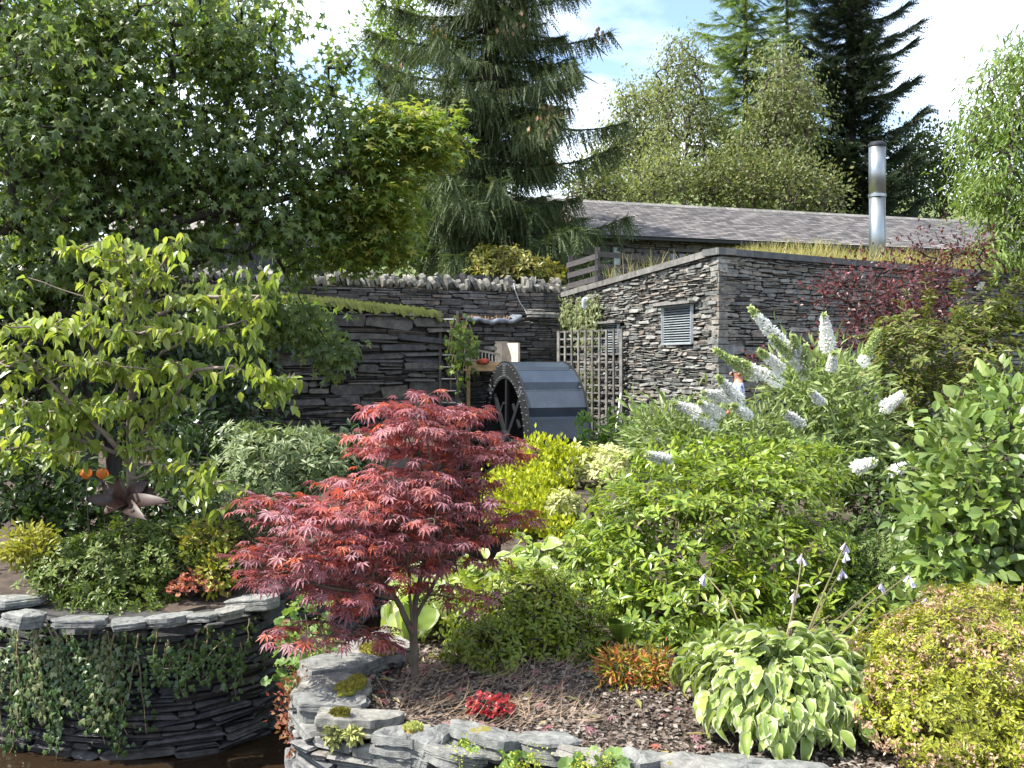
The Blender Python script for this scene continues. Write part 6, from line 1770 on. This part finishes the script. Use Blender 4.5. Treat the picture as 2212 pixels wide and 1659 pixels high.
# dark upswept spruce
M_DSPR = m_leaf('dark spruce needles', [(.018, .034, .02), (.025, .045, .024), (.035, .055, .028), (.05, .05, .03)], .12, .6, spec=.25)
db = np.array([*W(1838, 0, 46)[:2], 0]); db[2] = gz(db)
conifer('dark_spruce', 'dense dark spruce standing behind the slate roof', db, 30, db[2] + .5, 3.1, M_DSPR, 93, hang=.30, dens=2.8, droop=-.05, tipup=.5, step=.42, size=.75, shape=.35, irregular=.45, cones=3, strip_w='comb')
M_LARCH = m_leaf('larch needles', [(.12, .18, .075), (.15, .21, .085), (.18, .24, .095)], .5, .6, spec=.2)
for k, (px, Y, tz, R) in enumerate(((1610, 52, 27.5, 3.5), (1700, 55, 27, 3.0))):
    b_ = np.array([*W(px, 0, Y)[:2], 0]); b_[2] = gz(b_)
    conifer('larch_tree', ['feathery green larch between the two birch trunks', 'feathery green larch next to the dark spruce'][k], b_, tz, b_[2] + 3, R, M_LARCH, 94 + k, hang=.35, dens=1.5, droop=-.05, tipup=.25, step=.5, size=.7, shape=.5, irregular=.4, group='larches behind the slate roof', strip_w='comb', trunk_r=.22, bark=M_BARK)

# broadleaf trees behind
M_BIR = m_leaf('birch leaf', [(.16, .195, .085), (.185, .215, .095), (.21, .235, .105), (.225, .24, .11), (.17, .20, .09)], .5, .5, spec=.3)  # hazy light on the far trees mixed into these pale, low-contrast greens
M_WILL = m_leaf('grey green scrub leaf', [(.085, .115, .04), (.115, .145, .05), (.15, .17, .06), (.19, .19, .06)], .3, .5, spec=.3)
M_ASH = m_leaf('ash leaf', [(.11, .18, .035), (.15, .23, .045), (.20, .27, .06), (.13, .20, .04)], .4, .45)
M_DKB = m_leaf('dark woodland leaf', [(.035, .06, .02), (.05, .08, .025), (.07, .10, .03)], .25, .5)
M_WOOD = m_leaf('woodland leaf', [(.06, .095, .03), (.085, .125, .036), (.115, .155, .044)], .35, .5)
def btree(name, label, px, Y, blobs, nt, per, tmpl, size, spread, mat, seed, bark=M_BARK, group=None, rtip=.012, mode='droop', cat='tree', lean=0, topy=None):
    b_ = np.array([*W(px, 0, Y)[:2], 0.]); b_[2] = gz(b_)
    ty = topy if topy is not None else min(q[1] for q in blobs)
    mains = [[b_, b_ * .5 + W(px + lean * .5, ty, Y) * .5 + np.array([.1, 0, 0]), W(px + lean, ty, Y)]]
    return shrub(name, label, cat, b_, blobs, nt, per, tmpl, size, spread, mat, mode, bark, rtip, 0, seed, group, mains=mains, shell=.0, rest='crown', stemname='trunk', rise=.8, power=.34, twig=M_BARK)
GB = 'birches behind the slate roof'
btree('birch_tree', 'tall slender birch with pale trunk, first one past the spruce', 1476, 44, [(1480, 120, 52, 55, 44, 1.2), (1470, 200, 75, 65, 44, 1.4), (1465, 290, 70, 60, 44, 1.6), (1450, 370, 60, 50, 44, 1.4), (1520, 250, 45, 60, 44, 1.0), (1545, 330, 45, 50, 44, 1.2)], 520, 15, 'diamond', .15, .36, M_BIR, 101, M_BIRCH, GB, .014, topy=75)
btree('birch_tree', 'tall pale birch in front of the dark spruce', 1687, 42, [(1690, 140, 55, 50, 42, 1.2), (1700, 220, 72, 65, 42, 1.4), (1710, 300, 65, 60, 42, 1.5), (1650, 250, 45, 70, 42, 1.0), (1610, 330, 50, 50, 42, 1.2), (1740, 250, 40, 60, 42, 1.0), (1700, 380, 70, 50, 42, 1.4)], 520, 15, 'diamond', .15, .36, M_BIR, 102, M_BIRCH, GB, .014, topy=100)
btree('birch_tree', 'hazy small birch closest to the spruce', 1365, 50, [(1365, 215, 45, 40, 50, 1.0), (1345, 290, 60, 50, 50, 1.4), (1360, 360, 70, 50, 50, 1.4), (1300, 350, 40, 40, 50, 1.2)], 330, 16, 'diamond', .19, .4, M_BIR, 103, M_BIRCH, GB, .014, topy=190)
btree('birch_tree', 'small birch between the hazy one and the tall slender one', 1415, 52, [(1418, 215, 40, 40, 52, 1.0), (1410, 300, 50, 50, 52, 1.4), (1425, 380, 55, 50, 52, 1.4)], 300, 16, 'diamond', .19, .4, M_BIR, 104, M_BIRCH, GB, .014, topy=200)
GS = 'scrub trees along the back of the slate roof'
for k, (px, Y, bl_, lab, mat) in enumerate([
    (1410, 40, [(1400, 400, 75, 45, 40, 1.4), (1440, 360, 50, 30, 40, 1.0), (1360, 420, 50, 30, 40, 1.0)], 'yellow green scrubby willow above the roof ridge beside the spruce', M_BIR),
    (1520, 41, [(1520, 400, 60, 45, 41, 1.3), (1545, 370, 40, 30, 41, 1.0)], 'light scrubby bush below the slender birch', M_WILL),
    (1625, 40, [(1620, 395, 75, 50, 40, 1.5), (1580, 420, 40, 30, 40, 1.0)], 'grey green scrub bush below the larches', M_WILL),
    (1730, 39, [(1730, 405, 75, 50, 39, 1.5), (1700, 370, 40, 30, 39, 1.0), (1790, 420, 50, 35, 39, 1.2)], 'darker grey green scrub bush below the pale birch', M_WILL),
    (1270, 38, [(1275, 400, 55, 40, 38, 1.2), (1310, 420, 40, 25, 38, 1.0)], 'green scrub bush half hidden behind the spruce', M_WILL)]):
    btree('scrub_tree', lab, px, Y, bl_, 190, 12, 'diamond', .16, .34, mat, 110 + k, M_BARK, GS, .012, mode='out')
btree('woodland_tree', 'dark green round tree beyond the steel flue', 1975, 48, [(1960, 360, 60, 60, 48, 1.6), (2010, 390, 60, 60, 48, 1.6), (1930, 420, 50, 50, 48, 1.4), (2060, 410, 50, 60, 48, 1.4), (1975, 300, 40, 30, 48, .8), (2040, 330, 50, 50, 48, 1.2)], 480, 13, 'diamond', .2, .42, M_WOOD, 120, M_BARK, None, .014, mode='out')
btree('ash_tree', 'bright green ash with drooping sprays at the end of the slate roof', 2215, 21, [(2170, 190, 60, 70, 21, 1.2), (2150, 310, 70, 60, 21, 1.2), (2130, 260, 45, 40, 21, .8), (2170, 420, 70, 60, 21, 1.2), (2130, 400, 45, 45, 20.5, .8), (2190, 520, 60, 60, 20.5, .9), (2150, 560, 40, 30, 20, .5), (2220, 120, 50, 60, 21, 1.0), (2080, 290, 22, 15, 21, .3), (2240, 350, 60, 200, 21, 1.2)], 760, 13, 'lance', .16, .24, M_ASH, 121, M_BARK, None, .008, mode='droop', topy=100)
btree('ash_tree', 'sunny light green ash tree showing past the dark maple', 850, 40, [(850, 40, 60, 70, 40, 2), (830, 120, 60, 50, 40, 2), (880, 110, 60, 60, 40, 2), (860, 200, 60, 50, 40, 2), (860, 290, 60, 50, 40, 2), (870, -60, 60, 60, 40, 2)], 420, 12, 'diamond', .2, .45, M_ASH, 122, M_BARK, None, .014, mode='out', topy=-80)
btree('woodland_tree', 'green tree filling the gap between dark maple and spruce', 930, 36, [(930, 450, 90, 60, 36, 2), (900, 520, 80, 50, 36, 1.6), (830, 480, 70, 60, 36, 1.6), (760, 540, 80, 40, 36, 1.6)], 330, 12, 'diamond', .19, .42, M_WILL, 123, M_BARK, None, .013, mode='out')
btree('woodland_tree', 'shady tree behind the dark boarded shed', 120, 30, [(60, 420, 150, 90, 30, 2), (60, 540, 150, 60, 30, 2), (380, 480, 90, 60, 36, 2), (150, 300, 120, 80, 30, 2)], 420, 10, 'diamond', .24, .5, M_DKB, 124, M_BARKDARK, None, .013, mode='out')
# yellowish rhododendron behind the boundary wall
M_RHY = m_leaf('yellowing rhododendron leaf', [(.15, .17, .03), (.21, .21, .035), (.26, .24, .04), (.12, .15, .03), (.28, .20, .05)], .3, .4)
b_ = np.array([*W(1110, 0, 23.2)[:2], 0]); b_[2] = gz(b_)
shrub('rhododendron', 'yellowish rhododendron looking over the boundary wall', 'shrub', b_, [(1080, 570, 70, 32, 23.2, .7), (1150, 580, 60, 25, 23.0, .6), (1060, 550, 40, 18, 23.4, .5), (1210, 605, 14, 12, 22.3, .15), (1110, 590, 90, 25, 22.9, .6)], 460, 8, 'oblan', .14, .05, M_RHY, 'rosette', M_BARK, .006, 0, 130, shell=.35)
fn = thing('board_fence', 'low dark board fence behind the upright coping stones', 'fence', (-.5, 22.2, 2.9))
for i in range(22):
    g = Geo(); a = W(985, 0, 22.0) + (W(1100, 0, 22.6) - W(985, 0, 22.0)) * i / 21
    g.box((a[0], a[1], 3.32), (.052, .02, .52)); g.build('board', M_BOARD, fn)
# dry stalks by the rail fence
r_ = np.random.default_rng(6)
P = np.array([[*W(px, 0, Y)[:2], 0] for px, Y in zip(r_.uniform(1300, 1560, 420), r_.uniform(18.6, 21.5, 420))])
ok = []
for p in P:
    s_ = np.clip(((p[:2] - BL) @ (BC - BL)) / PL.L, 0, PL.L); q, _, n_ = PL.at(np.array([s_])); c_ = (p[:2] - q[0]) @ n_[0]
    p[2] = top_l(s_) + .10; ok.append(-1.2 < c_ < -.02)
grass_field('ramp_grass', 'dry brown grass stalks standing along the ramped wall top', P[np.array(ok)], .48, M_DRYGRASS, 61, .22)

# ------------------------------------------------------------------ bark mulch
r_ = np.random.default_rng(44)
n = 34000
X = r_.uniform(-1.1, 1.9, n); Y = r_.uniform(3.55, 6.0, n)
okm = inside(inset(RW, .06) + [(9, 2.6), (9, 30), (0, 30)], X, Y)
X, Y = X[okm], Y[okm]
Z = ground_h(X, Y); Z = np.maximum(Z, -.1) + r_.uniform(.0, .025, len(X))
mu = thing('bark_mulch', 'brown bark chip mulch covering the bed under the maple', 'mulch', (.3, 4.6, -.1)); mu['kind'] = 'stuff'
Lm = Leaves(); Pm = np.column_stack([X, Y, Z])
Lm.add(Pm, jit(np.column_stack([r_.normal(size=len(X)), r_.normal(size=len(X)), np.zeros(len(X))]), .2, r_), jit(np.tile(UP, (len(X), 1)), .5, r_), .026 * r_.uniform(.4, 1.6, len(X)))
Lm.build(mu, 'diamond', m_leaf('bark chip', [(.06, .042, .032), (.10, .075, .06), (.16, .13, .11), (.24, .21, .18), (.08, .055, .04), (.33, .30, .26)], 0, .9, spec=.2), rest='chips', seed=4)
n = 700
X = r_.uniform(-.6, .35, n); Y = r_.uniform(4.35, 5.3, n); okm = inside(inset(RW, .1) + [(9, 2.6), (9, 30), (0, 30)], X, Y); X, Y = X[okm], Y[okm]
Pm = np.column_stack([X, Y, ground_h(X, Y) + .03]); a = r_.normal(.5, .6, len(X))
Lm = Leaves(); Lm.add(Pm, np.column_stack([np.cos(a), np.sin(a), r_.normal(0, .08, len(X))]), jit(np.tile(UP, (len(X), 1)), .4, r_), .16 * r_.uniform(.5, 1.3, len(X)))
Lm.build(mu, 'blade', m_leaf('dead stalk', [(.20, .14, .09), (.28, .20, .13), (.14, .09, .06)], 0, .9), rest='dead_stalks', seed=5)

r2 = np.random.default_rng(77)
for nm_, cnt_, tmpl_, sz_, m_ in (('fallen_leaves', 90, 'redmaple', .05, M_REDLEAF), ('fallen_twigs', 60, 'narrow', .11, M_DRYGRASS)):
    X = r2.uniform(-.8, 1.3, cnt_); Y = r2.uniform(3.9, 5.4, cnt_); okm = inside(inset(RW, .1) + [(9, 2.6), (9, 30), (0, 30)], X, Y); X, Y = X[okm], Y[okm]
    Lm = Leaves(); Lm.add(np.column_stack([X, Y, ground_h(X, Y) + .035]), jit(np.column_stack([r2.normal(size=len(X)), r2.normal(size=len(X)), 0 * X]), .1, r2), jit(np.tile(UP, (len(X), 1)), .25, r2), sz_ * r2.uniform(.5, 1.2, len(X))); Lm.build(mu, tmpl_, m_, rest=nm_, seed=9)

# grass at the water's edge
r_ = np.random.default_rng(45); n = 260
P = np.column_stack([r_.uniform(-2.3, -1.5, n), r_.uniform(3.9, 4.4, n), r_.uniform(-.62, -.55, n)])
bank = thing('bank_grass', 'yellow green grass blades at the edge of the stream', 'grass', (-2, 4.1, -1.3)); bank['kind'] = 'stuff'
Lb = Leaves(); Lb.add(P + np.array([-.3, .3, -.12]), jit(np.tile(np.array([.75, .25, .45]), (n, 1)), .25, r_), r_.normal(size=(n, 3)), .35 * r_.uniform(.4, 1.1, n)); Lb.build(bank, 'blade', m_leaf('bank grass blade', [(.22, .24, .04), (.30, .30, .05)], .4, .5), rest='grass_blades')

# ------------------------------------------------------------------ person beside the corner
ps = thing('person', 'person with short grey hair in a blue patterned shirt behind the white buddleia', 'person', (3.52, 15.0, -.2))
def skin(name, edges, pts, rad, mat, parent, sub=2):
    me = bpy.data.meshes.new(name); bm = bmesh.new(); lay = bm.verts.layers.skin.verify()
    vs = []
    for i, (p, q) in enumerate(zip(pts, rad)):
        v = bm.verts.new(p); v[lay].radius = q if isinstance(q, tuple) else (q, q); v[lay].use_root = (i == 0); vs.append(v)
    for a_, b_ in edges: bm.edges.new((vs[a_], vs[b_]))
    bm.to_mesh(me); bm.free(); me.materials.append(mat)
    o = link(name, me, parent)
    o.modifiers.new('skin', 'SKIN').use_smooth_shade = True
    s_ = o.modifiers.new('sub', 'SUBSURF'); s_.levels = s_.render_levels = sub
    return o
M_SKIN = m_plain('skin', (.42, .20, .13), .55, var=.05)
pts = [(0, 0, .95), (0, 0, 1.12), (0, 0, 1.30), (0, .01, 1.42), (-.01, .01, 1.50), (-.02, .01, 1.56), (-.02, .0, 1.63), (-.01, .0, 1.68),
       (.17, 0, 1.40), (.25, -.02, 1.16), (.22, -.16, .98), (-.17, 0, 1.40), (-.25, -.02, 1.16), (-.22, -.16, .98),
       (.10, 0, .88), (.11, -.01, .48), (.11, .02, .07), (.11, -.13, .03), (-.10, 0, .88), (-.11, .01, .48), (-.11, .04, .07), (-.11, -.11, .03)]
rad = [(.15, .11), (.14, .10), (.16, .11), (.11, .08), (.058, .06), (.07, .085), (.08, .10), (.055, .07), .055, .042, .032, .055, .042, .032, .085, .058, .042, .032, .085, .058, .042, .032]
ed = [(0, 1), (1, 2), (2, 3), (3, 4), (4, 5), (5, 6), (6, 7), (3, 8), (8, 9), (9, 10), (3, 11), (11, 12), (12, 13), (0, 14), (14, 15), (15, 16), (16, 17), (0, 18), (18, 19), (19, 20), (20, 21)]
skin('body', ed, pts, rad, M_SKIN, ps)
def hand(x):
    hp = np.array([x, -.16, .98]); g = Geo()
    g.tube([hp, hp + np.array([0, -.04, -.06]), hp + np.array([0, -.06, -.10])], [.026, .036, .03], 8)
    for q in range(4):
        o_ = hp + np.array([(-.027 + .018 * q), -.06, -.10]); l_ = (.065, .075, .072, .055)[q]
        g.tube([o_, o_ + np.array([0, -.01, -l_ * .5]), o_ + np.array([0, .012, -l_])], [.009, .008, .006], 6)
    s_ = 1 if x < 0 else -1
    o_ = hp + np.array([.03 * s_, -.045, -.055]); g.tube([o_, o_ + np.array([.018 * s_, -.015, -.03]), o_ + np.array([.014 * s_, -.02, -.06])], [.011, .010, .007], 6)
    V = np.concatenate(g.v) + np.array(ps.location); g.v = [V]
    g.build('hand', M_SKIN, ps, True)
hand(.22); hand(-.22)
m, nt, N, L, b = new_mat('blue patterned shirt')
gg = N.new('ShaderNodeNewGeometry'); vo = N.new('ShaderNodeTexVoronoi'); vo.inputs['Scale'].default_value = 26; L.new(gg.outputs['Position'], vo.inputs['Vector'])
L.new(ramp(nt, vo.outputs['Distance'], [(.10, .14, .30), (.20, .26, .45), (.62, .66, .74)], pos=[.1, .4, .6]), b.inputs['Base Color']); b.inputs['Roughness'].default_value = .9
M_SHIRT = m
skin('shirt', [(0, 1), (1, 2), (2, 3), (2, 4), (4, 5), (2, 6), (6, 7)], [(0, 0, .92), (0, 0, 1.14), (0, 0, 1.33), (0, .01, 1.45), (.18, 0, 1.40), (.235, -.01, 1.22), (-.18, 0, 1.40), (-.235, -.01, 1.22)],
     [(.185, .14), (.165, .125), (.185, .13), (.085, .08), .082, .07, .082, .07], M_SHIRT, ps)
skin('trousers', [(0, 1), (1, 2), (2, 3), (0, 4), (4, 5), (5, 6)], [(0, 0, .96), (.10, 0, .86), (.11, -.01, .48), (.11, .02, .10), (-.10, 0, .86), (-.11, .01, .48), (-.11, .04, .10)], [(.17, .13), .105, .078, .065, .105, .078, .065], m_plain('dark trousers', (.03, .035, .05), .9), ps)
V, F = rock_mesh(.20, .225, .17, 7, 9, .02, 2.2)
link('hair', mesh('hair', V + np.array([-.01, .03, 1.665]), [F], [m_plain('grey hair', (.32, .29, .26), .8, var=.2, scale=60)], smooth=True), ps)
for nm, p_, s_, mt_ in (('nose', (-.02, -.115, 1.60), (.03, .045, .045), M_SKIN), ('ear', (.075, .02, 1.60), (.02, .045, .06), M_SKIN), ('ear', (-.115, .02, 1.60), (.02, .045, .06), M_SKIN), ('eye', (.015, -.10, 1.625), (.03, .02, .016), M_WHITE), ('eye', (-.055, -.10, 1.625), (.03, .02, .016), M_WHITE), ('mouth', (-.02, -.104, 1.555), (.05, .02, .012), m_plain('lips', (.30, .10, .08), .5))):
    V, F = rock_mesh(*s_, 3, 5, .0, 2); link(nm, mesh(nm, V + np.array(p_), [F], [mt_], smooth=True), ps)
ps.rotation_euler = (0, 0, math.radians(-105))
